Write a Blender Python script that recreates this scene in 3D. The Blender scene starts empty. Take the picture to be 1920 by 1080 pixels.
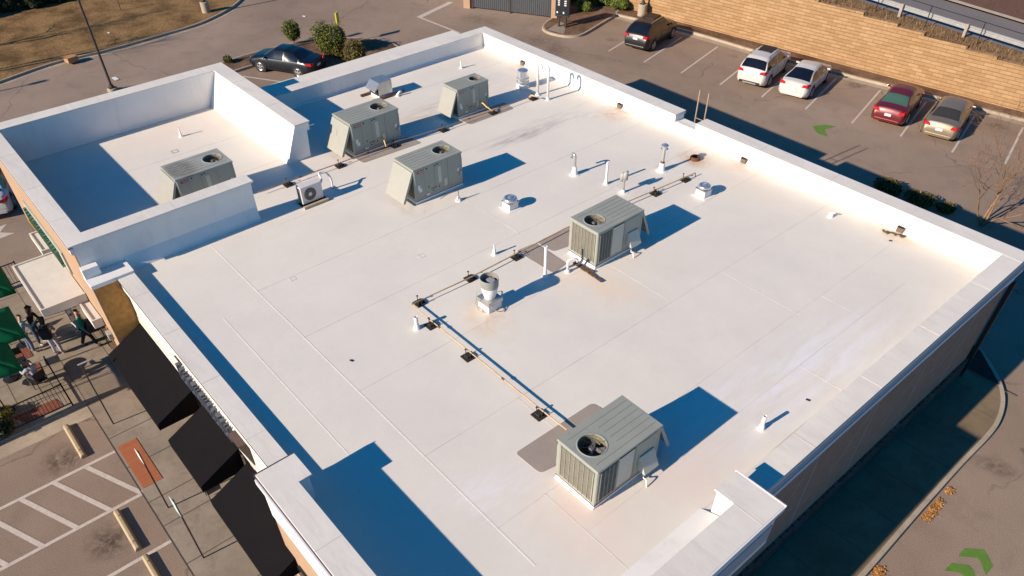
import bpy, bmesh, math, random
from mathutils import Vector, Matrix
sc = bpy.context.scene
C = sc.collection
PI = math.pi
R = math.radians

# ---------------------------------------------------------------- camera, sky, sun, exposure
CAM_H = 18.6
F_PX, YAW, PITCH, ROLL, PY = 1385.27, 2.43186309, 0.767489337, -0.00495029727, 706.18
fw = Vector((math.cos(PITCH)*math.cos(YAW), math.cos(PITCH)*math.sin(YAW), -math.sin(PITCH)))
rt = fw.cross(Vector((0, 0, 1))).normalized()
up = rt.cross(fw)
rt, up = math.cos(ROLL)*rt + math.sin(ROLL)*up, -math.sin(ROLL)*rt + math.cos(ROLL)*up
cd = bpy.data.cameras.new('camera')
cam = bpy.data.objects.new('camera', cd)
C.objects.link(cam)
m = Matrix((rt, up, -fw)).transposed().to_4x4()
m.translation = Vector((0, 0, CAM_H))
cam.matrix_world = m
cd.sensor_width = 36
cd.lens = F_PX/1920*36
cd.shift_y = (PY-540)/1920
cd.clip_start = 0.5
cd.clip_end = 2000
sc.camera = cam

def ray(px, py):
    return fw + rt*((px-960)/F_PX) - up*((py-PY)/F_PX)
def W(px, py, z=0.0):
    "world point at height z seen at photo pixel (1920x1080)"
    d = ray(px, py)
    return Vector((0, 0, CAM_H)) + d*((z-CAM_H)/d.z)
def HX(px, py, x):
    d = ray(px, py)
    return Vector((0, 0, CAM_H)) + d*(x/d.x)
def HY(px, py, y):
    d = ray(px, py)
    return Vector((0, 0, CAM_H)) + d*(y/d.y)
def HV(px, py, b):
    "point on the vertical line over b nearest the pixel's ray"
    d = ray(px, py)
    t = (d.x*b.x+d.y*b.y)/(d.x*d.x+d.y*d.y)
    return CAM_H + d.z*t

SUN_AZ, SUN_EL = R(84.0), R(25.0)      # azimuth the light travels towards, elevation
wld = bpy.data.worlds.new('World')
sc.world = wld
wld.use_nodes = True
nt = wld.node_tree
bg = nt.nodes['Background']
sky = nt.nodes.new('ShaderNodeTexSky')
sky.sky_type = 'NISHITA'
sky.sun_disc = False
sky.sun_elevation = SUN_EL
# sun stands opposite the travel direction
sdir = Vector((-math.cos(SUN_AZ), -math.sin(SUN_AZ)))
sky.sun_rotation = math.atan2(sdir.x, sdir.y)
sky.air_density = 1.0
sky.dust_density = 0.3
sky.ozone_density = 3.0
mix = nt.nodes.new('ShaderNodeMix')
mix.data_type = 'RGBA'
mix.blend_type = 'MULTIPLY'
mix.inputs[0].default_value = 1.0
nt.links.new(sky.outputs[0], mix.inputs[6])
mix.inputs[7].default_value = (0.05, 0.78, 1.24, 1)
nt.links.new(mix.outputs[2], bg.inputs[0])
bg.inputs[1].default_value = 0.065
sl = bpy.data.lights.new('sun', 'SUN')
sl.energy = 5.0
sl.angle = R(0.53)
sl.color = (1.0, 0.84, 0.68)
so = bpy.data.objects.new('sun', sl)
C.objects.link(so)
ld = Vector((math.cos(SUN_AZ)*math.cos(SUN_EL), math.sin(SUN_AZ)*math.cos(SUN_EL), -math.sin(SUN_EL)))
so.rotation_euler = ld.to_track_quat('-Z', 'Y').to_euler()
so.location = (-20, -30, 40)
sc.view_settings.view_transform = 'Standard'
sc.view_settings.look = 'None'
sc.view_settings.exposure = 0.55
sc.view_settings.gamma = 1
sc.render.engine = 'CYCLES'
sc.render.resolution_x = 1024
sc.render.resolution_y = 576

# ---------------------------------------------------------------- mesh builder
class MB:
    def __init__(s):
        s.v = []; s.f = []
    def add(s, vs, fs):
        n = len(s.v)
        s.v += [tuple(v) for v in vs]
        s.f += [tuple(i+n for i in f) for f in fs]
        return s
    def box(s, x0, x1, y0, y1, z0, z1):
        return s.add([(x0, y0, z0), (x1, y0, z0), (x1, y1, z0), (x0, y1, z0), (x0, y0, z1), (x1, y0, z1), (x1, y1, z1), (x0, y1, z1)],
                     [(0, 3, 2, 1), (4, 5, 6, 7), (0, 1, 5, 4), (1, 2, 6, 5), (2, 3, 7, 6), (3, 0, 4, 7)])
    def bar(s, a, b, w, h, up=(0, 0, 1)):
        a = Vector(a); b = Vector(b); d = (b-a).normalized(); u = Vector(up)
        sd = d.cross(u)
        if sd.length < 1e-5: sd = d.cross(Vector((1, 0, 0)))
        sd.normalize(); u = sd.cross(d)
        vs = []
        for p in (a, b):
            for i, j in ((-1, -1), (1, -1), (1, 1), (-1, 1)):
                vs.append(p + sd*(i*w/2) + u*(j*h/2))
        return s.add(vs, [(0, 1, 2, 3), (7, 6, 5, 4), (0, 4, 5, 1), (1, 5, 6, 2), (2, 6, 7, 3), (3, 7, 4, 0)])
    def prism(s, poly, z0, z1):
        n = len(poly)
        vs = [(p[0], p[1], z0) for p in poly] + [(p[0], p[1], z1) for p in poly]
        fs = [tuple(range(n, 2*n)), tuple(range(n-1, -1, -1))]
        fs += [(i, (i+1) % n, (i+1) % n+n, i+n) for i in range(n)]
        return s.add(vs, fs)
    def extr(s, poly, axis, a0, a1):
        "poly in the two other axes, extruded along axis"
        def mk(p, a):
            return (a, p[0], p[1]) if axis == 'x' else (p[0], a, p[1])
        n = len(poly)
        vs = [mk(p, a0) for p in poly] + [mk(p, a1) for p in poly]
        fs = [tuple(range(n, 2*n)), tuple(range(n-1, -1, -1))]
        fs += [(i, (i+1) % n, (i+1) % n+n, i+n) for i in range(n)]
        return s.add(vs, fs)
    def tube(s, pts, r, n=10, cap=True):
        pts = [Vector(p) for p in pts]
        rr = r if isinstance(r, (list, tuple)) else [r]*len(pts)
        vs = []; fs = []
        pu = None
        for i, p in enumerate(pts):
            d = (pts[min(i+1, len(pts)-1)]-pts[max(i-1, 0)]).normalized()
            if pu is None:
                pu = d.orthogonal().normalized()
            pu = (pu - d*pu.dot(d))
            if pu.length < 1e-6: pu = d.orthogonal()
            pu.normalize()
            q = d.cross(pu)
            for k in range(n):
                a = 2*PI*k/n
                vs.append(p + (pu*math.cos(a)+q*math.sin(a))*rr[i])
        for i in range(len(pts)-1):
            for k in range(n):
                fs.append((i*n+k, i*n+(k+1) % n, (i+1)*n+(k+1) % n, (i+1)*n+k))
        if cap:
            fs.append(tuple(range(n-1, -1, -1)))
            fs.append(tuple((len(pts)-1)*n+k for k in range(n)))
        return s.add(vs, fs)
    def lathe(s, prof, c=(0, 0, 0), n=28):
        "prof: list of (r, z), around z"
        vs = []; fs = []
        for r_, z in prof:
            for k in range(n):
                a = 2*PI*k/n
                vs.append((c[0]+r_*math.cos(a), c[1]+r_*math.sin(a), c[2]+z))
        m_ = len(prof)
        for i in range(m_-1):
            for k in range(n):
                fs.append((i*n+k, i*n+(k+1) % n, (i+1)*n+(k+1) % n, (i+1)*n+k))
        if prof[0][0] > 1e-4: fs.append(tuple(range(n-1, -1, -1)))
        if prof[-1][0] > 1e-4: fs.append(tuple((m_-1)*n+k for k in range(n)))
        return s.add(vs, fs)
    def quad(s, a, b, c, d):
        return s.add([a, b, c, d], [(0, 1, 2, 3)])
    def build(s, name, mat, parent=None, smooth=False, bevel=0.0, kind=None):
        me = bpy.data.meshes.new(name)
        me.from_pydata(s.v, [], s.f)
        me.update()
        if mat: me.materials.append(mat)
        o = bpy.data.objects.new(name, me)
        C.objects.link(o)
        if parent: o.parent = parent
        if smooth:
            for p in me.polygons: p.use_smooth = True
            md = o.modifiers.new('edge', 'EDGE_SPLIT') if smooth != 'all' else None
            if md: md.split_angle = R(40)
        if bevel:
            b = o.modifiers.new('bevel', 'BEVEL'); b.width = bevel; b.segments = 2; b.limit_method = 'ANGLE'; b.angle_limit = R(40)
        if kind: o['kind'] = kind
        return o

def thing(name, label, cat, loc=(0, 0, 0), rz=0.0, group=None, scale=None):
    o = bpy.data.objects.new(name, None)
    C.objects.link(o)
    o.empty_display_size = 0.2
    o.location = loc; o.rotation_euler = (0, 0, rz)
    if scale: o.scale = scale
    o['label'] = label; o['category'] = cat
    if group: o['group'] = group
    return o
def tag(o, label, cat, group=None, kind=None):
    o['label'] = label; o['category'] = cat
    if group: o['group'] = group
    if kind: o['kind'] = kind
    return o
def dup(root, loc, rz=0.0, label=None, group=None, scale=None):
    r_ = root.copy(); C.objects.link(r_); r_.location = loc; r_.rotation_euler = (0, 0, rz)
    if scale: r_.scale = scale
    if label: r_['label'] = label
    if group: r_['group'] = group
    for ch in list(root.children):
        c = ch.copy(); C.objects.link(c); c.parent = r_
        for g in list(ch.children):
            d = g.copy(); C.objects.link(d); d.parent = c
    return r_

# ---------------------------------------------------------------- materials
def newmat(name):
    mt = bpy.data.materials.new(name); mt.use_nodes = True
    return mt, mt.node_tree, mt.node_tree.nodes['Principled BSDF']
class N:
    "small helper round a node tree"
    def __init__(s, nt): s.nt = nt
    def n(s, t, **kw):
        nd = s.nt.nodes.new(t)
        for k, v in kw.items():
            if k.startswith('i_'):
                nd.inputs[int(k[2:])].default_value = v
            else: setattr(nd, k, v)
        return nd
    def l(s, a, b): s.nt.links.new(a, b)
    def coord(s): return s.n('ShaderNodeTexCoord').outputs['Object']
    def map(s, vec, scale=(1, 1, 1), loc=(0, 0, 0), rot=(0, 0, 0)):
        mp = s.n('ShaderNodeMapping'); s.l(vec, mp.inputs[0])
        mp.inputs['Scale'].default_value = scale; mp.inputs['Location'].default_value = loc; mp.inputs['Rotation'].default_value = rot
        return mp.outputs[0]
    def noise(s, vec, scale, detail=4, rough=0.6, dist=0.0):
        t = s.n('ShaderNodeTexNoise'); s.l(vec, t.inputs['Vector'])
        t.inputs['Scale'].default_value = scale; t.inputs['Detail'].default_value = detail
        t.inputs['Roughness'].default_value = rough; t.inputs['Distortion'].default_value = dist
        return t.outputs['Fac']
    def ramp(s, fac, a, b, lo=0.0, hi=1.0):
        r_ = s.n('ShaderNodeMapRange'); s.l(fac, r_.inputs[0])
        r_.inputs[1].default_value = a; r_.inputs[2].default_value = b; r_.inputs[3].default_value = lo; r_.inputs[4].default_value = hi
        r_.clamp = True
        return r_.outputs[0]
    def mul(s, a, b, op='MULTIPLY'):
        mm = s.n('ShaderNodeMath', operation=op)
        for i, x in enumerate((a, b)):
            if isinstance(x, (int, float)): mm.inputs[i].default_value = x
            else: s.l(x, mm.inputs[i])
        return mm.outputs[0]
    def mix(s, fac, a, b, mode='MIX'):
        mx = s.n('ShaderNodeMix', data_type='RGBA', blend_type=mode)
        for i, x in ((0, fac), (6, a), (7, b)):
            if isinstance(x, (int, float)): mx.inputs[i].default_value = x
            elif isinstance(x, (tuple, list)): mx.inputs[i].default_value = tuple(x)+((1,) if len(x) == 3 else ())
            else: s.l(x, mx.inputs[i])
        return mx.outputs[2]
    def n_wrap(s, val, period):
        return s.mul(s.mul(val, 1.0/period), 1.0, 'MODULO')
    def spot(s, vec, cx, cy, rx, ry, ang=0.0, soft=0.6):
        "soft elliptical mask in object xy"
        mp = s.n('ShaderNodeMapping', vector_type='TEXTURE'); s.l(vec, mp.inputs[0])
        mp.inputs['Location'].default_value = (cx, cy, 0); mp.inputs['Rotation'].default_value = (0, 0, ang); mp.inputs['Scale'].default_value = (rx, ry, 1e3)
        ln = s.n('ShaderNodeVectorMath', operation='LENGTH'); s.l(mp.outputs[0], ln.inputs[0])
        return s.ramp(ln.outputs['Value'], 1.0, 1-soft, 0, 1)
    def bump(s, h, bsdf, strength=0.3, dist=0.02):
        b = s.n('ShaderNodeBump'); b.inputs['Strength'].default_value = strength; b.inputs['Distance'].default_value = dist
        s.l(h, b.inputs['Height']); s.l(b.outputs[0], bsdf.inputs['Normal'])

def simple(name, col, rough=0.6, metal=0.0, var=0.12, scale=3.0, bump=0.0, bscale=60, dirt=None, spec=None):
    mt, t, bs = newmat(name); h = N(t); co = h.coord()
    n1 = h.noise(co, scale, 5)
    a = tuple(min(1, c*(1+var)) for c in col); b = tuple(c*(1-var) for c in col)
    colr = h.mix(h.ramp(n1, 0.3, 0.7), b, a)
    if dirt:
        n2 = h.noise(h.map(co, (1, 1, 0.25)), scale*2.3, 6, 0.7)
        colr = h.mix(h.ramp(n2, 0.55, 0.75, 0, dirt[1]), colr, dirt[0])
    h.l(colr, bs.inputs['Base Color'])
    bs.inputs['Roughness'].default_value = rough; bs.inputs['Metallic'].default_value = metal
    if spec is not None: bs.inputs['Specular IOR Level'].default_value = spec
    if bump: h.bump(h.noise(co, bscale, 3), bs, bump, 0.01)
    return mt

# --- roof membrane with its staining and painted wrinkle shading (each with a place and shape of its own)
def roof_material(name, stains_wrinkles=True):
    mt, t, bs = newmat(name); h = N(t); co = h.coord()
    base = h.mix(h.ramp(h.noise(co, 0.35, 4), 0.35, 0.65), (0.70, 0.655, 0.585), (0.755, 0.705, 0.62))
    base = h.mix(h.ramp(h.noise(co, 1.6, 6, 0.65, 0.6), 0.52, 0.78, 0, 0.35), base, (0.66, 0.61, 0.56))
    base = h.mix(h.ramp(h.noise(co, 0.9, 5, 0.6), 0.6, 0.75, 0, 0.25), base, (0.78, 0.68, 0.62))
    # fine scuffs
    base = h.mix(h.ramp(h.noise(h.map(co, (7, 1, 1)), 1.3, 7, 0.75), 0.62, 0.8, 0, 0.16), base, (0.50, 0.46, 0.42))
    sp = h.noise(co, 9, 2, 0.5)
    base = h.mix(h.ramp(sp, 0.77, 0.82, 0, 0.45), base, (0.36, 0.31, 0.27))
    if stains_wrinkles:
        # ponding smears and other staining, plus streaks painting the shade of wrinkles
        for px, py, rx, ry, ang, col, st, sc_, th in STAINS_WRINKLES:
            c = W(px, py, DECK)
            msk = h.spot(co, c.x, c.y, rx, ry, ang, 0.85)
            nn = h.ramp(h.noise(h.map(co, (sc_[0], sc_[1], 1), rot=(0, 0, 0)), 1.0, 7, 0.7, 0.5), th, th+0.22)
            base = h.mix(h.mul(h.mul(msk, nn), st), base, col)
    h.l(base, bs.inputs['Base Color'])
    bs.inputs['Roughness'].default_value = 0.62
    bs.inputs['Specular IOR Level'].default_value = 0.25
    w1 = h.noise(h.map(co, (1.2, 0.35, 1)), 1.5, 3, 0.5, 1.2)
    w2 = h.noise(co, 14, 3)
    h.bump(h.mul(h.mul(w1, 1.0), h.mul(w2, 0.1), 'ADD'), bs, 0.5, 0.02)
    return mt
DECK = 4.65
DK = (0.30, 0.27, 0.255); TAN = (0.55, 0.36, 0.22); BRN = (0.42, 0.30, 0.21); PNK = (0.80, 0.60, 0.50); LIL = (0.80, 0.78, 0.80)
STAINS_WRINKLES = [
    (985, 252, 0.55, 2.6, R(-3), DK, 0.85, (4.5, 0.7), 0.40),
    (1060, 222, 0.8, 2.0, R(-22), DK, 0.5, (4, 0.8), 0.47),
    (820, 205, 1.2, 5.0, R(4), BRN, 0.55, (2.2, 0.5), 0.42),
    (900, 150, 1.0, 3.0, R(0), DK, 0.35, (3, 0.7), 0.45),
    (760, 235, 0.8, 2.6, R(0), TAN, 0.35, (2.5, 0.6), 0.40),
    (1160, 210, 1.0, 1.4, 0, TAN, 0.8, (1.5, 1.5), 0.38),
    (985, 125, 1.0, 1.0, 0, TAN, 0.7, (1.5, 1.5), 0.42),
    (1395, 312, 0.9, 1.2, 0, TAN, 0.6, (1.5, 1.5), 0.42),
    (1672, 440, 1.1, 0.55, 0, (0.62, 0.42, 0.22), 0.7, (1.2, 2.2), 0.33),
    (1303, 299, 0.9, 0.75, 0, (0.50, 0.26, 0.12), 0.8, (1.6, 1.6), 0.33),
    (1125, 540, 2.2, 1.2, R(20), (0.80, 0.63, 0.47), 0.7, (1.0, 1.0), 0.32),
    (915, 600, 1.3, 0.9, 0, (0.70, 0.48, 0.30), 0.7, (1.3, 1.3), 0.36),
    (775, 385, 1.0, 0.7, 0, (0.50, 0.30, 0.18), 0.75, (1.4, 1.4), 0.42),
    (1080, 960, 2.2, 1.2, 0, PNK, 0.55, (0.9, 0.9), 0.35),
    (1310, 880, 1.4, 1.6, 0, PNK, 0.45, (0.9, 0.9), 0.35),
    (640, 300, 1.0, 2.2, 0, PNK, 0.4, (0.8, 0.8), 0.35),
    (1160, 480, 0.8, 0.7, 0, (0.62, 0.42, 0.28), 0.5, (1.5, 1.5), 0.4),
    (1500, 700, 1.6, 6.5, R(-8), LIL, 0.9, (2.0, 0.35), 0.40),  # pale wrinkles of the membrane, their light painted into the colour
    (1560, 640, 1.0, 5.0, R(-6), (.60, .55, .50), 0.35, (5.0, 0.5), 0.50),  # dark wrinkle lines, shading painted into the colour with faint dirt
    (1440, 780, .7, 4.0, R(-14), (.60, .55, .50), 0.4, (5.0, 0.5), 0.48),  # more wrinkle shading painted as dark lines
    (600, 420, 4, 4, 0, (.64, .58, .50), .35, (.8, .5), .48),
    (1250, 600, 4, 5, 0, (.64, .58, .50), .3, (.6, .9), .48),
    (1170, 340, 2.5, 2.5, 0, (.58, .52, .44), .4, (1.5, .6), .48),
    (920, 930, 1.2, 2.0, R(-20), LIL, 0.6, (2.0, 0.5), 0.42),
    (1380, 330, 1.5, 5.0, R(60), (0.80, 0.68, 0.55), 0.5, (0.7, 0.9), 0.35),
    (330, 250, 2.0, 3.0, 0, PNK, 0.4, (0.6, 0.6), 0.35),
    (1200, 340, 2.0, 3.0, 0, (0.60, 0.57, 0.53), 0.5, (1.0, 0.4), 0.42),
]
M_ROOF = roof_material('roof_membrane')
M_WHITE = simple('white_membrane', (0.78, 0.755, 0.72), 0.55, var=0.04, scale=0.8, dirt=((0.55, 0.48, 0.42), 0.35), bump=0.15, bscale=9, spec=0.25)
def coping_mat():
    mt, t, bs = newmat('coping_membrane'); h = N(t); co = h.coord()
    base = h.mix(h.ramp(h.noise(co, 0.6, 4), 0.35, 0.65), (0.68, 0.63, 0.565), (0.755, 0.71, 0.63))
    base = h.mix(h.ramp(h.noise(h.map(co, (0.5, 2.6, 1)), 1.4, 7, 0.7, 0.8), 0.5, 0.72, 0, 0.4), base, (0.52, 0.47, 0.43))
    base = h.mix(h.ramp(h.noise(co, 5, 6, 0.8), 0.62, 0.75, 0, 0.3), base, (0.60, 0.55, 0.50))
    h.l(base, bs.inputs['Base Color']); bs.inputs['Roughness'].default_value = 0.6
    bs.inputs['Specular IOR Level'].default_value = 0.25
    h.bump(h.noise(h.map(co, (1, 1, 1)), 2.0, 4), bs, 0.35, 0.02)
    return mt
M_COPE = coping_mat()
M_SEAM = simple('seam_membrane', (0.64, 0.59, 0.53), 0.6, var=0.25, scale=0.7)
M_SEAML = simple('seam_light', (0.77, 0.72, 0.66), 0.6, var=0.05, scale=0.7)
M_TRIM = simple('trim_metal', (0.72, 0.70, 0.70), 0.4, var=0.03)
M_DKTRIM = simple('trim_shadow_gap', (0.07, 0.06, 0.10), 0.6)  # dark strip colour standing in for the shadow line under the copings
def asphalt_material():
    mt, t, bs = newmat('asphalt'); h = N(t); co = h.coord()
    base = h.mix(h.ramp(h.noise(co, 0.09, 5, 0.6), 0.35, 0.65), (0.255, 0.188, 0.142), (0.355, 0.270, 0.208))
    base = h.mix(h.ramp(h.noise(co, 0.7, 7, 0.7, 0.5), 0.5, 0.75, 0, 0.55), base, (0.20, 0.15, 0.12))
    base = h.mix(h.ramp(h.noise(co, 38, 3, 0.7), 0.42, 0.62), h.mix(1.0, base, (0.74, 0.72, 0.70), 'MULTIPLY'), h.mix(1.0, base, (1.18, 1.18, 1.18), 'MULTIPLY'))
    # sealed cracks
    v = h.n('ShaderNodeTexVoronoi', feature='DISTANCE_TO_EDGE'); 
    wv = h.n('ShaderNodeVectorMath', operation='ADD'); h.l(co, wv.inputs[0])
    nz = h.n('ShaderNodeTexNoise'); nz.inputs['Scale'].default_value = 0.8; nz.inputs['Detail'].default_value = 5; h.l(co, nz.inputs['Vector'])
    nm = h.n('ShaderNodeVectorMath', operation='SCALE'); nm.inputs['Scale'].default_value = 1.6; h.l(nz.outputs['Color'], nm.inputs[0]); h.l(nm.outputs[0], wv.inputs[1])
    h.l(wv.outputs[0], v.inputs['Vector']); v.inputs['Scale'].default_value = 0.11
    crack = h.mul(h.ramp(v.outputs['Distance'], 0.0, 0.006, 1, 0), h.ramp(h.noise(co, 0.16, 3), 0.46, 0.56))
    base = h.mix(h.mul(crack, 0.55), base, (0.07, 0.055, 0.05))
    base = h.mix(h.ramp(h.noise(co, 11, 4, 0.75), 0.66, 0.72, 0, 0.5), base, (0.09, 0.06, 0.05))
    base = h.mix(h.ramp(h.noise(h.map(co, (1, 1, 1), (7, 3, 0)), 2.6, 6, 0.8), 0.62, 0.72, 0, 0.35), base, (0.12, 0.085, 0.07))
    # oil drips
    oil = h.ramp(h.noise(co, 1.9, 4, 0.65), 0.70, 0.78)
    base = h.mix(h.mul(oil, 0.45), base, (0.07, 0.05, 0.045))
    for px, py, rx, ry, st in ((118, 862, .9, .9, .95), (205, 1015, .9, .8, 1.0), (1370, 84, 1.0, .5, .9), (1375, 105, .5, .4, .5), (1420, 98, .5, .5, .5), (1605, 160, .8, .6, .7),
                               (1870, 237, .7, .5, .9), (1148, 75, .6, .5, .6), (1868, 876, .9, .5, .7), (1010, 75, 2.2, 1.5, .6), (1040, 95, 1.0, 1.6, .6), (905, 38, 2.5, 1.2, .4), (1125, 110, 1.2, .6, .3)):
        c = W(px, py, 0)
        msk = h.mul(h.spot(co, c.x, c.y, rx, ry, 0.4, 0.9), h.ramp(h.noise(co, 3.4, 6, 0.75, 0.6), 0.36, 0.58))
        base = h.mix(h.mul(msk, st), base, (0.065, 0.042, 0.032))
    h.l(base, bs.inputs['Base Color']); bs.inputs['Roughness'].default_value = 0.85
    bs.inputs['Specular IOR Level'].default_value = 0.2
    h.bump(h.noise(co, 45, 3, 0.8), bs, 0.5, 0.01)
    return mt
M_ASPH = asphalt_material()
M_ROAD2 = simple('road_asphalt', (0.20, 0.175, 0.165), 0.85, var=0.08, scale=0.5, bump=0.3, spec=0.2)
def concrete_mat(name, c1, c2, jx=None, jy=None, ox=0, oy=0):
    mt, t, bs = newmat(name); h = N(t); co = h.coord()
    base = h.mix(h.ramp(h.noise(co, 0.5, 6, 0.7), 0.35, 0.65), c1, c2)
    base = h.mix(h.ramp(h.noise(co, 2.5, 6, 0.75, 0.5), 0.5, 0.72, 0, 0.5), base, tuple(c*0.62 for c in c1))
    base = h.mix(h.ramp(h.noise(co, 14, 3), 0.66, 0.74, 0, 0.3), base, tuple(c*0.4 for c in c1))
    h.l(base, bs.inputs['Base Color']); bs.inputs['Roughness'].default_value = 0.85
    bs.inputs['Specular IOR Level'].default_value = 0.2
    h.bump(h.noise(co, 40, 3, 0.7), bs, 0.25, 0.01)
    return mt
M_CONC = concrete_mat('concrete_pavement', (0.235, 0.19, 0.145), (0.33, 0.275, 0.215))
M_KERB = concrete_mat('kerb_concrete', (0.33, 0.27, 0.20), (0.44, 0.365, 0.275))
M_JOINT = simple('joint', (0.085, 0.065, 0.05), 0.9)
M_PAINT = simple('road_paint', (0.55, 0.47, 0.40), 0.7, var=0.12, scale=6, dirt=((0.26, 0.22, 0.19), 0.8))
M_GREEN = simple('green_paint', (0.105, 0.22, 0.025), 0.7, var=0.12, scale=5, dirt=((0.16, 0.14, 0.09), 0.5))
def mulch_mat(name, c1, c2, sc_=10):
    mt, t, bs = newmat(name); h = N(t); co = h.coord()
    n = h.noise(co, sc_, 6, 0.8)
    base = h.mix(h.ramp(n, 0.35, 0.65), c1, c2)
    base = h.mix(h.ramp(h.noise(co, 0.5, 5, 0.65), 0.42, 0.65, 0, 0.75), base, tuple(c*0.45 for c in c1))
    h.l(base, bs.inputs['Base Color']); bs.inputs['Roughness'].default_value = 0.95
    bs.inputs['Specular IOR Level'].default_value = 0.1
    h.bump(n, bs, 0.8, 0.05)
    return mt
M_MULCH = mulch_mat('mulch', (0.12, 0.07, 0.042), (0.30, 0.19, 0.125))
M_DRYGR = mulch_mat('dry_grass', (0.14, 0.08, 0.032), (0.40, 0.245, 0.11), 7)
M_LEAFLIT = mulch_mat('leaf_litter', (0.36, 0.16, 0.05), (0.55, 0.28, 0.10), 16)
def block_wall_mat(name, c1, c2, cm, sx, sz, mortar=0.03, axis_x=True):
    mt, t, bs = newmat(name); h = N(t); co = h.coord()
    br = h.n('ShaderNodeTexBrick')
    sep = h.n('ShaderNodeSeparateXYZ'); h.l(co, sep.inputs[0])
    cmb = h.n('ShaderNodeCombineXYZ'); h.l(sep.outputs[0 if axis_x else 1], cmb.inputs[0]); h.l(sep.outputs[2], cmb.inputs[1])
    h.l(cmb.outputs[0], br.inputs['Vector'])
    br.inputs['Color1'].default_value = c1+(1,); br.inputs['Color2'].default_value = c2+(1,); br.inputs['Mortar'].default_value = cm+(1,)
    br.inputs['Scale'].default_value = 1.0; br.inputs['Brick Width'].default_value = sx; br.inputs['Row Height'].default_value = sz
    br.inputs['Mortar Size'].default_value = mortar; br.inputs['Mortar Smooth'].default_value = 0.6
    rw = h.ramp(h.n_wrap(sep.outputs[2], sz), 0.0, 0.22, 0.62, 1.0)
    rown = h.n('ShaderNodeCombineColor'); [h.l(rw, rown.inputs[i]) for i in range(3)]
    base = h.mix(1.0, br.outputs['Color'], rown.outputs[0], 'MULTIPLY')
    base = h.mix(h.ramp(h.noise(h.map(co, (.5, 1, 1.6)), 3.0, 5, 0.7), 0.35, 0.7, 0, 0.45), base, tuple(c*0.72 for c in c1))
    base = h.mix(h.ramp(h.noise(h.map(co, (0.25, 1, 2.0)), 1.2, 5, 0.7), 0.5, 0.7, 0, 0.3), base, tuple(min(1, c*1.2) for c in c2))
    h.l(base, bs.inputs['Base Color']); bs.inputs['Roughness'].default_value = 0.9
    bs.inputs['Specular IOR Level'].default_value = 0.15
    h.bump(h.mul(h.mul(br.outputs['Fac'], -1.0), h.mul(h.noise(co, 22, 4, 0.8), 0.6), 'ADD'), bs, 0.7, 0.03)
    return mt
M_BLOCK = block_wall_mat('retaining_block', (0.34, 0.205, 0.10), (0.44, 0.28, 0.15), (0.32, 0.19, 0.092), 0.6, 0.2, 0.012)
M_CMU = block_wall_mat('side_brick', (0.42, 0.255, 0.18), (0.46, 0.285, 0.205), (0.36, 0.22, 0.155), 0.4, 0.1, 0.01, False)
M_STONE = block_wall_mat('stone_plinth', (0.10, 0.075, 0.065), (0.20, 0.15, 0.13), (0.035, 0.03, 0.03), 0.3, 0.09, 0.03, False)
M_BRICKP = block_wall_mat('brick_planter', (0.30, 0.10, 0.05), (0.36, 0.13, 0.07), (0.25, 0.16, 0.12), 0.22, 0.08, 0.02)
M_EIFS = simple('tan_stucco', (0.40, 0.265, 0.17), 0.85, var=0.05, scale=2, bump=0.2, bscale=80, spec=0.15)
M_EIFSL = simple('cream_stucco', (0.63, 0.595, 0.535), 0.8, var=0.05, scale=2, dirt=((0.55, 0.42, 0.32), 0.4), spec=0.15)
M_BROWN = simple('brown_stucco', (0.42, 0.225, 0.075), 0.9, var=0.22, scale=6, bump=0.5, bscale=30, spec=0.1)
M_AWN = simple('black_awning_canvas', (0.0105, 0.0095, 0.0105), 0.9, var=0.06, scale=2, bump=0.1, bscale=40, spec=0.04)
M_GLASSD = simple('dark_window_glass', (0.012, 0.014, 0.018), 0.08, var=0.1)
M_BLACK = simple('black_metal', (0.015, 0.014, 0.015), 0.5)
M_BLACKR = simple('black_rubber', (0.022, 0.018, 0.017), 0.85, var=0.2, scale=20)
M_RTU = simple('unit_enamel', (0.315, 0.32, 0.268), 0.5, var=0.045, scale=1.5, dirt=((0.22, 0.20, 0.165), 0.35), bump=0.05, bscale=5)
M_RTUT = simple('unit_top_enamel', (0.305, 0.315, 0.27), 0.55, var=0.05, scale=2.0, dirt=((0.24, 0.22, 0.19), 0.45))
def stained_top():
    mt, t, bs = newmat('unit_top_stained'); h = N(t); co = h.coord()
    base = h.mix(h.ramp(h.noise(co, 2, 4), .3, .7), (0.31, 0.315, 0.28), (0.35, 0.355, 0.32))
    msk = h.mul(h.spot(co, -0.05, 0.62, 0.8, 0.62, 0, 0.5), h.ramp(h.noise(h.map(co, (9, 1.6, 1)), 1.6, 7, 0.75, 0.4), 0.36, 0.6))
    base = h.mix(h.mul(msk, 0.85), base, (0.10, 0.07, 0.045))
    h.l(base, bs.inputs['Base Color']); bs.inputs['Roughness'].default_value = 0.6
    return mt
M_RTUTS = stained_top()
M_RTUL = simple('unit_light_panel', (0.50, 0.485, 0.41), 0.5, var=0.05, scale=3)
M_HOOD = simple('hood_enamel', (0.33, 0.325, 0.28), 0.5, var=0.05, scale=3)
M_SHR = simple('inner_coil', (0.22, 0.19, 0.13), 0.7, var=.3, scale=14)
M_COIL = simple('coil_fins', (0.11, 0.10, 0.08), 0.7, var=0.25, scale=8)
M_FINS = simple('louvre_fins', (0.29, 0.275, 0.22), 0.55, var=0.12, scale=6)
M_DARK = simple('dark_recess', (0.010, 0.010, 0.012), 0.8)
M_FAN = simple('fan_blade', (0.16, 0.16, 0.16), 0.45, metal=0.2, var=0.4, scale=8)
M_FANL = simple('fan_blade_lit', (0.60, 0.58, 0.54), 0.4, metal=0.3, var=0.4, scale=8)
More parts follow.
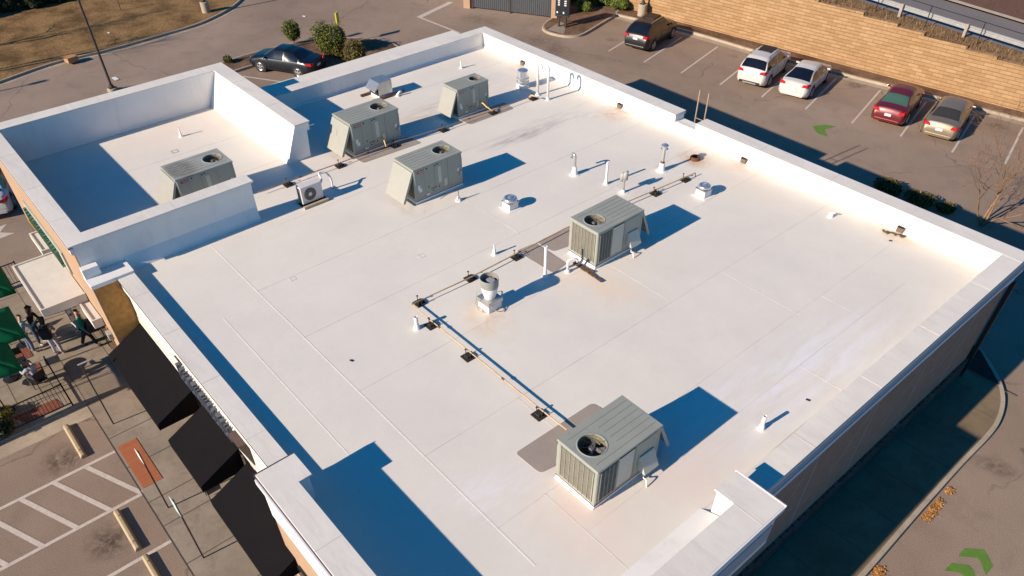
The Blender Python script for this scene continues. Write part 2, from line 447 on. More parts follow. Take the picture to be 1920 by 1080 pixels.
M_GALV = simple('galvanised', (0.50, 0.50, 0.49), 0.32, metal=0.75, var=0.16, scale=9)
M_ALU = simple('spun_aluminium', (0.68, 0.68, 0.69), 0.28, metal=0.8, var=0.08, scale=5)
M_GREYP = simple('grey_paint', (0.34, 0.33, 0.30), 0.5, var=0.08)
M_PVC = simple('white_pvc', (0.74, 0.72, 0.70), 0.45, var=0.04)
M_RUST = simple('rust', (0.13, 0.045, 0.02), 0.85, var=0.4, scale=9, bump=0.4)
M_PIPE = simple('yellow_gas_pipe', (0.50, 0.335, 0.17), 0.6, var=0.3, scale=3)
M_PIPE2 = simple('brown_gas_pipe', (0.33, 0.19, 0.105), 0.6, var=0.3, scale=3)
M_PIPE3 = simple('bright_gas_pipe', (0.85, 0.50, 0.16), 0.5, var=0.15, scale=3)
def pad_mat():
    mt, t, bs = newmat('walk_pad_rubber'); h = N(t); co = h.coord()
    w = h.n('ShaderNodeTexWave'); h.l(co, w.inputs['Vector']); w.inputs['Scale'].default_value = 9.0; w.bands_direction = 'Y'
    base = h.mix(w.outputs['Fac'], (0.30, 0.245, 0.205), (0.37, 0.31, 0.265))
    base = h.mix(h.ramp(h.noise(co, 2, 5), .4, .7, 0, .4), base, (0.42, 0.36, 0.31))
    h.l(base, bs.inputs['Base Color']); bs.inputs['Roughness'].default_value = 0.85
    h.bump(w.outputs['Fac'], bs, 0.5, 0.01)
    return mt
M_PAD = pad_mat()
M_WOOD = simple('old_wood', (0.42, 0.33, 0.21), 0.8, var=0.2, scale=4)
M_DECAY = simple('decayed_wood', (0.12, 0.075, 0.05), 0.95, var=0.5, scale=18, bump=0.6)
M_REDW = simple('brown_rail', (0.16, 0.075, 0.055), 0.8, var=0.2)
M_SPLIT = simple('condenser_enamel', (0.66, 0.60, 0.56), 0.4, var=0.04)
M_REDL = simple('red_badge', (0.35, 0.02, 0.02), 0.4, var=0.05)
M_WHITEL = simple('white_label', (0.72, 0.71, 0.68), 0.5, var=0.04)
M_SKIN = simple('skin', (0.48, 0.28, 0.19), 0.5, var=0.05)
M_SKIND = simple('skin_deep', (0.20, 0.10, 0.06), 0.5, var=0.05)
M_BARK = simple('pale_bark', (0.25, 0.145, 0.08), 0.85, var=0.25, scale=5, bump=0.4)
M_BARKD = simple('dark_bark', (0.14, 0.09, 0.06), 0.9, var=0.3, scale=5)
M_POLE = simple('dark_bronze_pole', (0.045, 0.035, 0.03), 0.5, var=0.1)
M_STEEL = simple('guardrail_zinc', (0.40, 0.39, 0.38), 0.45, metal=0.35, var=0.12, scale=4)
M_GWOOD = simple('grey_post', (0.33, 0.28, 0.24), 0.85, var=0.2)
M_UMB = simple('green_canvas', (0.001, 0.085, 0.036), 0.8, var=0.08, scale=3, spec=0.1)

def leaf_mat(name, c1, c2):
    mt, t, bs = newmat(name); h = N(t)
    info = h.n('ShaderNodeNewGeometry')
    base = h.mix(info.outputs['Random Per Island'], c1, c2)
    h.l(base, bs.inputs['Base Color']); bs.inputs['Roughness'].default_value = 0.6
    bs.inputs['Specular IOR Level'].default_value = 0.3
    return mt
M_LEAF = leaf_mat('bush_leaf', (0.035, 0.055, 0.006), (0.15, 0.16, 0.018))
M_LEAF2 = leaf_mat('hedge_leaf', (0.05, 0.085, 0.012), (0.20, 0.25, 0.03))
M_LEAF3 = leaf_mat('olive_leaf', (0.05, 0.045, 0.009), (0.17, 0.13, 0.022))
M_LEAFD = leaf_mat('evergreen_leaf', (0.008, 0.018, 0.006), (0.035, 0.055, 0.016))
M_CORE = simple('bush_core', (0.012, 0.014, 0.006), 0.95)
M_STRAW = leaf_mat('straw', (0.15, 0.09, 0.05), (0.36, 0.24, 0.14))

# ---------------------------------------------------------------- the ground, roads and pavements
g = MB(); g.quad((-500, -500, 0), (500, -500, 0), (500, 500, 0), (-500, 500, 0))
g.build('ground', M_ASPH, kind='structure')
def P2(px, py, z=0):
    w_ = W(px, py, z); return (w_.x, w_.y)
def sheet(name, poly, z, mat, kind='structure', z0=None):
    mb = MB()
    if z0 is None: mb.add([(p[0], p[1], z) for p in poly], [tuple(range(len(poly)))])
    else: mb.prism(poly, z0, z)
    return mb.build(name, mat, kind=kind)
def smooth_poly(pts, n=6, closed=False):
    out = []
    N_ = len(pts)
    rng = range(N_) if closed else range(N_-1)
    for i in rng:
        p0 = pts[(i-1) % N_ if closed else max(i-1, 0)]; p1 = pts[i]; p2 = pts[(i+1) % N_]; p3 = pts[(i+2) % N_ if closed else min(i+2, N_-1)]
        for k in range(n):
            t = k/n
            out.append(tuple(0.5*((2*p1[j]) + (-p0[j]+p2[j])*t + (2*p0[j]-5*p1[j]+4*p2[j]-p3[j])*t*t + (-p0[j]+3*p1[j]-3*p2[j]+p3[j])*t**3) for j in range(len(p1))))
    if not closed: out.append(tuple(pts[-1]))
    return out
def kerb(name, pts, w=0.16, h=0.14, mat=None, side=1, z=0.0):
    "kerb swept along a ground line; side = which side the stone lies on"
    mb = MB(); vs = []
    L = len(pts)
    for i, p in enumerate(pts):
        a = Vector(pts[max(i-1, 0)]); b = Vector(pts[min(i+1, L-1)])
        d = (b-a).normalized(); nrm = Vector((-d.y, d.x))*side
        q = Vector(p)
        o_ = q+nrm*w
        vs += [(q.x, q.y, z-0.02), (q.x+nrm.x*0.02, q.y+nrm.y*0.02, z+h), (o_.x, o_.y, z+h), (o_.x, o_.y, z-0.02)]
    fs = []
    for i in range(L-1):
        for k in range(4):
            fs.append((i*4+k, i*4+(k+1) % 4, (i+1)*4+(k+1) % 4, (i+1)*4+k))
    fs += [(0, 1, 2, 3), tuple((L-1)*4+k for k in (3, 2, 1, 0))]
    mb.add(vs, fs)
    return mb.build(name, mat or M_KERB, kind='structure')

# dry grass verge at the far left, behind its kerb
gk = [P2(-60, 178), P2(0, 157), P2(100, 122), P2(200, 98), P2(300, 70), P2(375, 47), P2(430, 20), P2(455, 0), P2(475, -25), P2(500, -70)]
gk = smooth_poly(gk, 5)
kerb('verge_kerb', gk, 0.16, 0.14, side=1)
inner = [(p[0]-0.15, p[1]) for p in gk]
sheet('dry_grass_verge', [(-200, inner[0][1]-60)] + [(-58, -30)] + inner + [(-200, inner[-1][1])], 0.13, M_DRYGR)
# gutter lip along the verge
lip = MB()
for a, b in zip(gk, gk[1:]):
    lip.quad((a[0], a[1], .004), (a[0]+.35, a[1]+.05, .004), (b[0]+.35, b[1]+.05, .004), (b[0], b[1], .004))
lip.build('verge_gutter', M_KERB, kind='structure')

# pavement in front of the shops
sheet('shop_pavement', [(-23.35, 0.41), (40, 0.41), (40, 3.2), (-23.35, 3.2)], 0.004, M_CONC)
sheet('patio_pavement', [(-33.2, -8.0), (-23.35, -8.0), (-23.35, 3.2), (-33.2, 3.2)], 0.10, M_CONC, z0=-0.02)
sheet('patio_apron', [(-23.35, -8.0), (-22.62, -8.0), (-22.62, 0.41), (-23.35, 0.41)], 0.008, M_KERB)
jt = MB()
for x in (-21.2, -19.55, -17.75, -16.6, -14.9, -13.2, -11.5, -9.8):
    jt.box(x-.012, x+.012, 0.42, 3.0, 0, 0.010)
jt.box(-23.3, 30, 0.40, 0.43, 0, 0.012)
for x in (-31.5, -29.7, -27.9, -26.1, -24.4): jt.box(x-.006, x+.006, -7.9, 2.2, 0.09, 0.106)
for y in (-3.2, -1.4, 0.45, 1.9): jt.box(-33, -23.37, y-.006, y+.006, 0.09, 0.106)
jt.build('pavement_joints', M_JOINT, kind='structure')

# side pavement along the right wall with its rounded end and kerb
ks = [P2(1500, 1218), P2(1560, 1150), P2(1625, 1080), P2(1720, 970), P2(1800, 880), P2(1850, 828), P2(1872, 798), P2(1882, 765), P2(1880, 735), P2(1868, 705), P2(1845, 668), P2(1836, 655)]
ks = smooth_poly(ks, 5)
kerb('side_kerb', ks, 0.16, 0.14, side=1)
wallx = -4.10
e_ = ks[-1]
inn = []
for i, p in enumerate(ks):
    a = Vector(ks[max(i-1, 0)]); b = Vector(ks[min(i+1, len(ks)-1)]); d = (b-a).normalized()
    inn.append((p[0]-d.y*0.15, p[1]+d.x*0.15))
sheet('side_pavement', [(wallx-1.0, ks[0][1])] + inn + [(wallx-1.0, e_[1]+.2)], 0.135, concrete_mat('side_concrete', (0.165, 0.12, 0.075), (0.23, 0.175, 0.11)), z0=-0.02)
# near-black triangle on the pavement at the back corner
b1 = [P2(1800, 684, .14), P2(1874, 722, .14), P2(1862, 700, .14), P2(1838, 658, .14), P2(1815, 640, .14)]
sheet('corner_patch', b1, 0.16, simple('near_black_patch', (0.022, 0.013, 0.010), 0.95, bump=.6, bscale=20))
sj = MB()
for y in [4.0+1.62*i for i in range(14)]: sj.box(-4.1, -2.22, y-.006, y+.006, 0.12, 0.139)
sj.build('side_pavement_joints', M_JOINT, kind='structure')

# islands
def island(name, outer, mat, kh=0.14):
    outer = smooth_poly(outer, 5, closed=True)
    a = sum(outer[i][0]*outer[(i+1) % len(outer)][1]-outer[(i+1) % len(outer)][0]*outer[i][1] for i in range(len(outer)))
    s_ = 1 if a > 0 else -1
    kerb(name+'_kerb', outer+[outer[0]], 0.16, kh, side=s_)
    inn = []
    L = len(outer)
    for i, p in enumerate(outer):
        A = Vector(outer[i-1]); B = Vector(outer[(i+1) % L]); d = (B-A).normalized()
        inn.append((p[0]-d.y*.15*s_, p[1]+d.x*.15*s_))
    sheet(name, inn, kh-0.005, mat, z0=-.02)
island('bush_island', [P2(405, 128), P2(440, 112), P2(520, 90), P2(600, 76), P2(680, 74), P2(722, 79), P2(745, 88), P2(752, 98), P2(735, 112), P2(700, 128), P2(640, 150), P2(600, 158), P2(585, 140), P2(560, 118), P2(520, 116), P2(470, 128), P2(425, 140)], M_MULCH)
island('menu_island', [P2(1036, 32), P2(1022, 44), P2(1016, 52), P2(1020, 60), P2(1034, 66), P2(1060, 71), P2(1086, 70), P2(1104, 62), P2(1130, 46), P2(1154, 30), P2(1160, 8), P2(1060, -20), P2(1030, 5)], M_MULCH)
sheet('menu_pad', [P2(1026, 56, .14), P2(1050, 41, .14), P2(1062, 45, .14), P2(1057, 64, .14)], 0.145, M_CONC)

# lot strip under the retaining wall: kerb, mulch, gutter
wa, wb = W(1472, 97), W(1920, 215)
wd = (wb-wa).normalized()
def wall_pt(x):
    t = (x-wa.x)/wd.x
    return Vector((x, wa.y+wd.y*t, 0))
kc = [P2(1150, 29), P2(1290, 62), P2(1430, 103), P2(1575, 141), P2(1750, 185), P2(1920, 229), P2(2100, 277)]
kerb('lot_kerb', smooth_poly(kc, 4), 0.17, 0.14, side=1)
m_ = [(p[0], p[1]+.14) for p in smooth_poly(kc, 4)]
xs = (5.0, -45.0)
sheet('mulch_strip', m_ + [tuple(wall_pt(0)[:2]), tuple(wall_pt(-39)[:2])], 0.12, M_MULCH, z0=-.02)
gt = MB()
for a, b in zip(kc, kc[1:]):
    gt.quad((a[0], a[1], .005), (a[0]+.05, a[1]-.5, .005), (b[0]+.05, b[1]-.5, .005), (b[0], b[1], .005))
gt.build('lot_gutter', M_KERB, kind='structure')

# painted markings
def stripe(mb, a, b, w, z=.006):
    a = Vector(a); b = Vector(b); d = (b-a).normalized(); n_ = Vector((-d.y, d.x))*w/2
    mb.quad((a.x+n_.x, a.y+n_.y, z), (a.x-n_.x, a.y-n_.y, z), (b.x-n_.x, b.y-n_.y, z), (b.x+n_.x, b.y+n_.y, z))
pm = MB()
near = [(1141, 96), (1207, 117), (1277, 137), (1350, 159), (1428, 182), (1510, 205), (1597, 231), (1688, 256), (1785, 286), (1882, 312)]
ldir = (W(1345, 88)-W(1277, 137)).normalized()
for i, q in enumerate(near):
    a = W(*q); b = a+ldir*5.45
    stripe(pm, a.to_2d(), b.to_2d(), 0.11)
pm.build('stall_lines', M_PAINT, kind='structure')
pm = MB()
XL = (-20.52, -18.22, -15.95)
for x in XL: stripe(pm, (x, 0.42), (x, -7.5), 0.12)
for k in range(8):
    y0 = 0.30-0.98*k
    stripe(pm, (XL[0]+.03, y0-.85), (XL[1]-.03, y0+.12), 0.15, .0075)
pm.build('access_hatching', M_PAINT, kind='structure')
pm = MB()
stripe(pm, P2(846, 4), P2(785, 33), 0.42); stripe(pm, P2(785, 32), P2(862, 62), 0.18, .0075)
stripe(pm, P2(455, 143), P2(560, 158), 0.12); stripe(pm, P2(560, 158), P2(640, 172), 0.12)
pm.build('back_lot_lines', M_PAINT, kind='structure')
def poly_mark(name, px, mat):
    sheet(name, [P2(*q) for q in px], 0.007, mat)
poly_mark('white_arrow_marking', [(13, 420), (-20, 433), (-60, 446), (-20, 452), (2, 447), (28, 437), (0, 436)], M_PAINT)
poly_mark('green_arrow_marking', [(1568, 237), (1547, 234), (1523, 236), (1527, 244), (1534, 251), (1552, 256), (1545, 243)], M_GREEN)
poly_mark('green_chevron_marking', [(1809, 1028), (1845, 1031), (1851, 1040), (1862, 1062), (1848, 1079), (1838, 1052), (1832, 1046), (1796, 1043)], M_GREEN)
poly_mark('green_chevron_marking', [(1784, 1056), (1816, 1060), (1824, 1068), (1832, 1092), (1812, 1104), (1806, 1078), (1800, 1074), (1770, 1070)], M_GREEN)
# brick-red tactile paving and brick beds
sheet('tactile_paving', [(-20.65, 0.52), (-18.4, 0.52), (-18.4, 1.14), (-20.65, 1.14)], 0.018, block_wall_mat('tactile_red', (0.46, 0.155, 0.07), (0.52, 0.19, 0.09), (0.33, 0.10, 0.05), 0.06, 0.06, 0.012), z0=0)
def flat_brick(name, c1):
    mt, t, bs = newmat(name); h = N(t); co = h.coord(); br = h.n('ShaderNodeTexBrick'); h.l(co, br.inputs['Vector'])
    br.inputs['Color1'].default_value = c1+(1,); br.inputs['Color2'].default_value = tuple(c*.8 for c in c1)+(1,); br.inputs['Mortar'].default_value = tuple(c*.5 for c in c1)+(1,)
    br.inputs['Scale'].default_value = 1; br.inputs['Brick Width'].default_value = .2; br.inputs['Row Height'].default_value = .1; br.inputs['Mortar Size'].default_value = .01
    h.l(br.outputs['Color'], bs.inputs['Base Color']); bs.inputs['Roughness'].default_value = .85; return mt
M_FB = flat_brick('red_paver', (0.24, 0.075, 0.045))
sheet('brick_paving', [P2(23, 784, .1), P2(105, 748, .1), P2(119, 762, .1), P2(50, 792, .1)], 0.118, M_FB, z0=.09)
sheet('brick_paving', [P2(20, 663, .1), P2(52, 650, .1), P2(62, 668, .1), P2(32, 680, .1)], 0.118, M_FB, z0=.09)
sheet('brick_paving', [P2(44, 690, .1), P2(73, 680, .1), P2(82, 698, .1), P2(56, 706, .1)], 0.118, M_FB, z0=.09)

# upper road behind the retaining wall (falls towards the right)
def wall_top(x):        # height of the retaining wall at x
    return 3.42 + (x+24.5)*(2.44-3.42)/(24.5-12.8)
def uroad(name, o0, o1, mat, dz=0.0, xa=-62, xb=14):
    mb = MB(); n_ = 24; vs = []
    for i in range(n_+1):
        x = xa+(xb-xa)*i/n_; p = wall_pt(x); z = max(0.6, wall_top(x)-0.15)+dz
        nrm = Vector((-wd.y, wd.x, 0))
        for o_ in (o0, o1):
            q = p+nrm*o_
            vs.append((q.x, q.y, z))
    mb.add(vs, [(2*i, 2*i+2, 2*i+3, 2*i+1) for i in range(n_)])
    return mb.build(name, mat, kind='structure')
uroad('road_verge', 0.1, 2.5, M_DRYGR, 0.0)
uroad('upper_road', 2.4, 7.1, M_ROAD2, 0.02)
uroad('upper_road_kerb', 7.0, 7.5, simple('pale_kerb', (.50, .40, .28), .85), 0.12)
uroad('far_mulch_bank', 7.45, 120, simple('red_brown_mulch', (0.14, 0.065, 0.035), 0.95, var=0.3, scale=6, bump=0.5, bscale=12), 0.10)

# ---------------------------------------------------------------- the building
bld = thing('commercial_building', 'single-storey shop building with a flat white membrane roof and white parapets', 'building', (-15, 12, 0))
BI = Vector((15, -12, 0))       # children are modelled in world coordinates; shift them under the empty
def part(mb, name, mat, parent=None, **k):
    o = mb.build(name, mat, parent or bld, **k)
    if parent is None: o.location = BI
    return o
XR, XRI = -4.02, -4.63            # right parapet, outer and inner edge of its coping
YB, YBI = 24.67, 24.02            # back parapet
XL0, XLI = -30.72, -30.09         # back-left parapet
YF, YFI = 2.88, 3.40              # front parapet
ZB, ZR_, ZF = 5.35, 5.02, 4.87
TZ = 6.08
dk = MB(); dk.box(-33.0, -4.3, 2.9, 24.3, 4.45, DECK)
deck = part(dk, 'roof_deck', M_ROOF)
# lap seams of the membrane
s1 = MB(); s2 = MB()
random.seed(4)
def seam(mb, x0, y0, x1, y1, w=.011, z=DECK):
    mb.box(min(x0, x1)-(w/2 if x0 == x1 else 0), max(x0, x1)+(w/2 if x0 == x1 else 0), min(y0, y1)-(w/2 if y0 == y1 else 0), max(y0, y1)+(w/2 if y0 == y1 else 0), z-.01, z+.004)
for x in (-19.02, -16.13, -13.22, -10.25, -7.47): seam(s1, x, 5.97, x, 24.0)
for x in (-22.0, -25.0, -28.0): seam(s1, x, 12.2 if x < -23 else 8.3, x, 24.0)
seam(s1, -4.78, 7.4, -4.78, 24.0, .028); seam(s1, -6.1, 7.4, -6.1, 21.5)
seam(s1, -7.5, 7.42, -4.7, 7.42); seam(s1, -10.25, 9.0, -7.5, 9.0)
for x, y in ((-13.2, 15.2), (-16.1, 18.9), (-10.2, 17.6), (-19, 14.2), (-7.5, 18.9), (-6.1, 15.7)):
    seam(s1, x, y, x+2.9 if x < -8 else x+1.4, y, .016)
seam(s2, -22.4, 5.97, -6.2, 5.97, .035); seam(s2, -18.5, 4.6, -9.5, 4.6, .025)
for x in (-29.2, -26.2): seam(s1, x, 3.0, x, 11.0, .015)
part(s1, 'membrane_seams', M_SEAM, deck)
part(s2, 'membrane_cover_strip', M_SEAML, deck)

def sbox(mb, x0, x1, y0, y1, z0, z1, dz, dx=.065):
    "box whose far end (y1) is lifted by dz and moved by dx"
    n = len(mb.v); mb.box(x0, x1, y0, y1, z0, z1)
    for i in range(n, n+8):
        v = mb.v[i]
        if abs(v[1]-y1) < 1e-6: mb.v[i] = (v[0]+dx, v[1], v[2]+dz)
    return mb
def parapet(name_w, x0, x1, y0, y1, z0, z1, mat): 
    mb = MB(); mb.box(x0, x1, y0, y1, z0, z1); return part(mb, name_w, mat)
# back parapet, with a notch where the roof ladder comes up (x -17.7 .. -16.6)
LX0, LX1 = -17.66, -16.60
mb = MB()
mb.box(XL0+.05, LX0, YBI+.03, YB-.05, DECK-.3, ZB-.045)
mb.box(LX0, LX1, YBI+.03, YB-.05, DECK-.3, DECK+.38)
mb.box(LX1, XR+.01, YBI+.03, YB-.05, DECK-.3, ZB-.045)
# canted fillet at the foot
mb.extr([(YBI+.03, DECK), (YBI-.07, DECK), (YBI+.03, DECK+.10)], 'x', XLI+.03, XR-.05)
part(mb, 'back_parapet', M_WHITE)
mb = MB()
mb.box(XL0, LX0, YBI, YB, ZB-.045, ZB); mb.box(LX1, XR+.065, YBI, YB, ZB-.045, ZB)
mb.box(LX0+.02, LX1-.02, YBI+.04, YBI+.22, DECK+.38, DECK+.41)
part(mb, 'coping', M_COPE, bevel=.008)
mb = MB(); mb.box(XL0, LX0, YB, YB+.03, ZB-.15, ZB-.004); mb.box(LX1, XR, YB, YB+.03, ZB-.15, ZB-.004)
part(mb, 'coping_edge', M_TRIM)
# back-left parapet
mb = MB(); mb.box(XL0+.05, XLI-.03, 11.3, YBI+.03, DECK-.3, ZB-.046)
mb.extr([(XLI-.03, DECK), (XLI+.07, DECK), (XLI-.03, DECK+.10)], 'y', 11.8, YBI+.02)
part(mb, 'end_parapet', M_WHITE)
mb = MB(); mb.box(XL0, XLI, 11.3, YBI, ZB-.045, ZB+.001)
part(mb, 'coping', M_COPE, bevel=.008)
# right parapet: low at the near end, rising to the back parapet
DZ = ZB-ZR_-.004
mb = MB(); sbox(mb, XRI+.03, XR-.05, 10.6, YBI+.03, DECK-.3, ZR_-.05, DZ)
part(mb, 'side_parapet', M_WHITE)
mb = MB(); sbox(mb, XRI, XR, 10.5, YBI+.001, ZR_-.05, ZR_, DZ)
part(mb, 'coping', M_COPE)
# raised corner parapet, right arm
RZ = 5.55
mb = MB()
mb.box(-4.09, -3.44, -3.0, 10.57, 4.1, RZ-.05); mb.box(-4.60, -4.09, 9.89, 10.57, DECK-.2, RZ-.05)
part(mb, 'raised_parapet', M_WHITE)
mb = MB()
mb.prism([(-4.14, -3.0), (-3.38, -3.0), (-3.38, 10.62), (-4.65, 10.62), (-4.65, 9.84), (-4.14, 9.84)], RZ-.05, RZ)
part(mb, 'coping', M_COPE, bevel=.008)
def cope_joint(x0, y0, x1, y1, z, w=.016):
    mb = MB(); seam(mb, x0, y0, x1, y1, w, z); part(mb, 'coping_joint', M_SEAM)
cope_joint(-4.14, 9.84, -3.4, 9.84, RZ)
for y in (13.0, 16.0, 19.0, 22.0):
    k = (y-10.5)/(YBI-10.5); cope_joint(XRI+.065*k, y, XR+.065*k, y, ZR_+DZ*k+.001)
for x in (-27.5, -24.5, -21.5, -18.8, -13.6, -10.6, -7.6): cope_joint(x, YBI, x, YB, ZB)
for x in (-20.9, -18.6, -16.0, -13.4): cope_joint(x, YF, x, YFI, ZF)
for x in (-30.2, -27.2, -24.6): cope_joint(x, 2.07, x, 2.64, 6.08); cope_joint(x-.6, 11.18, x-.6, 11.83, 6.08)
for y in (5.4, ): cope_joint(-23.37, y, -22.77, y, 6.08); cope_joint(-33.24, y, -32.57, y, 6.08)
for y in (15.0, 18.2, 21.4): cope_joint(XL0, y, XLI, y, ZB+.001)
for x in (-9.0, -6.5): cope_joint(x, 2.40, x, 3.05, RZ+.001)
mb = MB(); mb.box(-3.38, -3.345, -3, 10.65, RZ-.14, RZ-.01); mb.box(-4.67, -3.345, 10.62, 10.65, RZ-.14, RZ+.012)
part(mb, 'coping_edge', M_TRIM)
# cant strip on the deck along the right arm
mb = MB(); mb.extr([(-4.14, DECK), (-4.85, DECK), (-4.14, DECK+.28)], 'y', -3, 9.84)
part(mb, 'cant_strip', M_WHITE)
# side cornice under the right coping: three bands
mb = MB(); sbox(mb, -4.14, XR+.012, 10.7, YB+.045, ZR_-.15, ZR_-.052, DZ)
part(mb, 'cornice', M_TRIM)
mb = MB(); sbox(mb, -4.14, XR-.008, 10.7, YB-.03, ZR_-.48, ZR_-.15, DZ)
mb.box(-4.14, -3.42, -3, 10.5, 4.35, 4.9)
part(mb, 'cornice', simple('cornice_band', (.40, .40, .42), .7, var=.04))
mb = MB(); sbox(mb, -4.14, XR+.022, 10.7, YB+.03, ZR_-.64, ZR_-.48, DZ)
part(mb, 'cornice', M_TRIM)
# walls
mb = MB(); mb.box(-4.5, -4.08, 2.95, 24.55, 0.0, 4.58)
wr = part(mb, 'side_wall', M_CMU)
mb = MB(); mb.box(-4.09, -3.99, 2.9, 24.60, 0.0, 0.95)
part(mb, 'stone_plinth', M_STONE)
M_PJ = simple('pale_joint', (0.40, 0.33, 0.30), .8)
for y in (8.0, 10.9, 13.8, 16.7, 19.6, 22.5):
    mb = MB(); mb.box(-4.085, -4.074, y-.03, y+.03, .95, ZR_-.6); mb.build('wall_joint', M_PJ, wr)
    mb = MB(); mb.bar((-4.081, y-.05, ZR_-.75), (-4.081, y-1.5, 2.2), .014, .05, (0, 0, 1)); mb.build('raking_mark', M_PJ, wr)
# raking marks above: thin pale lines slanting across the side wall
mb = MB(); mb.box(-33.2, -4.5, 24.1, 24.55, 0, DECK-.2)
part(mb, 'back_wall', M_CMU)
mb = MB(); mb.box(-33.2, -30.4, 2.4, 24.1, 0, DECK-.2); part(mb, 'end_wall', M_CMU)
# front wall and its fascia
WY = 2.97
mb = MB(); mb.box(-22.4, -4.5, WY+.05, WY+.4, 0, ZF-.3)
fw_ = part(mb, 'front_wall', M_EIFS)
mb = MB(); mb.box(-22.9, -11.5, WY, WY+.35, 3.12, ZF-.14)
part(mb, 'fascia', M_EIFSL)
mb = MB(); mb.box(-22.9, -11.5, WY-.035, WY, 3.12, 3.28); mb.box(-22.9, -11.5, WY-.02, WY, 3.34, 3.42)
part(mb, 'fascia_moulding', M_EIFSL)
mb = MB(); mb.box(-22.95, -11.0, YF+.02, WY+.3, ZF-.15, ZF-.055); part(mb, 'coping_edge', M_TRIM)
mb = MB(); mb.box(-22.95, -11.0, YF-.015, YF+.03, ZF-.055, ZF-.022); part(mb, 'shadow_line', M_DKTRIM)
mb = MB(); mb.box(-22.95, -11.0, YF, YFI, ZF-.02, ZF)
mb.box(-22.95, -11, WY+.05, YFI-.02, DECK-.3, ZF-.02)
part(mb, 'coping', M_COPE)
# raised corner parapet, front arm
mb = MB()
mb.box(-11.55, -3.44, 2.42, 3.0, 4.1, RZ-.05); mb.box(-11.58, -10.88, 3.0, 3.32, DECK-.2, RZ-.05)
part(mb, 'raised_parapet', M_WHITE)
mb = MB(); mb.prism([(-11.64, 2.40), (-3.38, 2.40), (-3.38, 3.05), (-10.83, 3.05), (-10.83, 3.38), (-11.64, 3.38)], RZ-.05, RZ+.001)
part(mb, 'coping', M_COPE, bevel=.006)
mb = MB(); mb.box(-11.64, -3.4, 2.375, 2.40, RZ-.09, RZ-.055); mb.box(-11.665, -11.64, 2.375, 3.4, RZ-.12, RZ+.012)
part(mb, 'shadow_line', M_DKTRIM)
mb = MB(); mb.box(-11.6, -3.4, 2.34, 2.42, RZ-.25, RZ-.09); mb.box(-11.6, -3.4, 2.40, 2.44, RZ-.42, RZ-.25)
part(mb, 'coping_edge', M_TRIM)
mb = MB(); mb.box(-11.55, -3.45, 2.45, 2.96, 0, 4.2)
part(mb, 'front_wall', M_EIFS)
# storefront glass behind the awnings
for x0, x1 in ((-21.6, -18.2), (-17.2, -14.7), (-14.2, -11.9)):
    mb = MB(); mb.box(x0, x1, WY+.0, WY+.045, 0.25, 2.9)
    w_ = part(mb, 'shop_window', M_BLACK)
    p_ = MB(); n_ = 3
    for k in range(n_):
        a = x0+.06+(x1-x0-.06)*k/n_; p_.box(a, a+(x1-x0-.06)/n_-.06, WY-.012, WY-.002, 0.32, 2.84)
    p_.build('glass_panes', M_GLASSD, w_)
mb = MB(); mb.box(-10.9, -9.3, 2.38, 2.44, 0.1, 2.7); part(mb, 'shop_window', M_GLASSD)
# black canvas awnings: sloping sheet with closed valance and open ends
def awning(x0, x1, label=None):
    mb = MB()
    yt, yb, zt, zb = WY-.04, 1.66, 3.05, 2.42
    mb.extr([(yt, zt), (yb, zb), (yb, zb-.25), (yb+.025, zb-.25), (yb+.025, zb-.02), (yt, zt-.03)], 'x', x0, x1)
    a = part(mb, 'awning', M_AWN)
    for xa in (x0, x1-.012):
        sp_ = MB(); sp_.extr([(yt, zt-.04), (yb+.04, zb-.03), (yb+.04, zb-.24), (yt, zb-.24)], 'x', xa+.002, xa+.010); sp_.build('side_panel', M_AWN, a)
    f_ = MB()
    for x in (x0+.03, x1-.03):
        f_.bar((x, yt, zb-.22), (x, yb+.03, zb-.22), .03, .03); f_.bar((x, yt, zt-.06), (x, yb+.05, zb-.05), .03, .03)
    f_.bar((x0, yb+.04, zb-.22), (x1, yb+.04, zb-.22), .03, .03)
    f_.build('awning_frame', M_BLACK, a)
awning(-22.15, -18.05); awning(-17.27, -15.02)
mb = MB(); yt, yb, zt, zb = WY-.04, 1.66, 3.05, 2.42
awning(-14.42, -11.05)
# shop lettering on the fascia (only its edges can be read from above) on a raceway
def lettering(name, x0, x1, y, z, hgt, n, depth, mat, seed):
    rnd = random.Random(seed); mb = MB()
    step = (x1-x0)/n
    for k in range(n):
        a = x0+k*step; b = a+step*0.68; t = step*0.16
        kind = rnd.randrange(4)
        mb.box(a, a+t, y-depth, y, z, z+hgt)
        if kind in (0, 1): mb.box(b-t, b, y-depth, y, z, z+hgt)
        if kind in (1, 2, 3): mb.box(a+t+.002, b-t-.002, y-depth, y, z+hgt-t, z+hgt)
        if kind in (0, 2): mb.box(a+t+.002, b-t-.002, y-depth, y, z+hgt*.45, z+hgt*.45+t)
        if kind in (2, 3): mb.box(a+t+.002, b-.002, y-depth, y, z, z+t)
    return part(mb, name, mat)
lettering('sign_lettering', -18.0, -14.6, WY-.06, 3.72, 0.55, 13, .13, simple('slate_letters', (.10, .11, .14), .4), 5)
mb = MB(); mb.box(-18.1, -14.4, WY-.06, WY-.003, 3.85, 4.05); part(mb, 'sign_raceway', M_WHITEL)
M_BRK = simple('brown_bracket', (.10, .065, .05), .6)
mb = MB(); mb.extr([(WY-.10, 4.33), (WY-.003, 4.33), (WY-.003, 3.9)], 'x', -18.25, -18.05); part(mb, 'sign_bracket', M_BRK)
mb = MB(); mb.extr([(WY-.26, 4.3), (WY-.003, 4.3), (WY-.003, 3.3)], 'x', -14.45, -13.85); part(mb, 'sign_bracket', M_BRK)

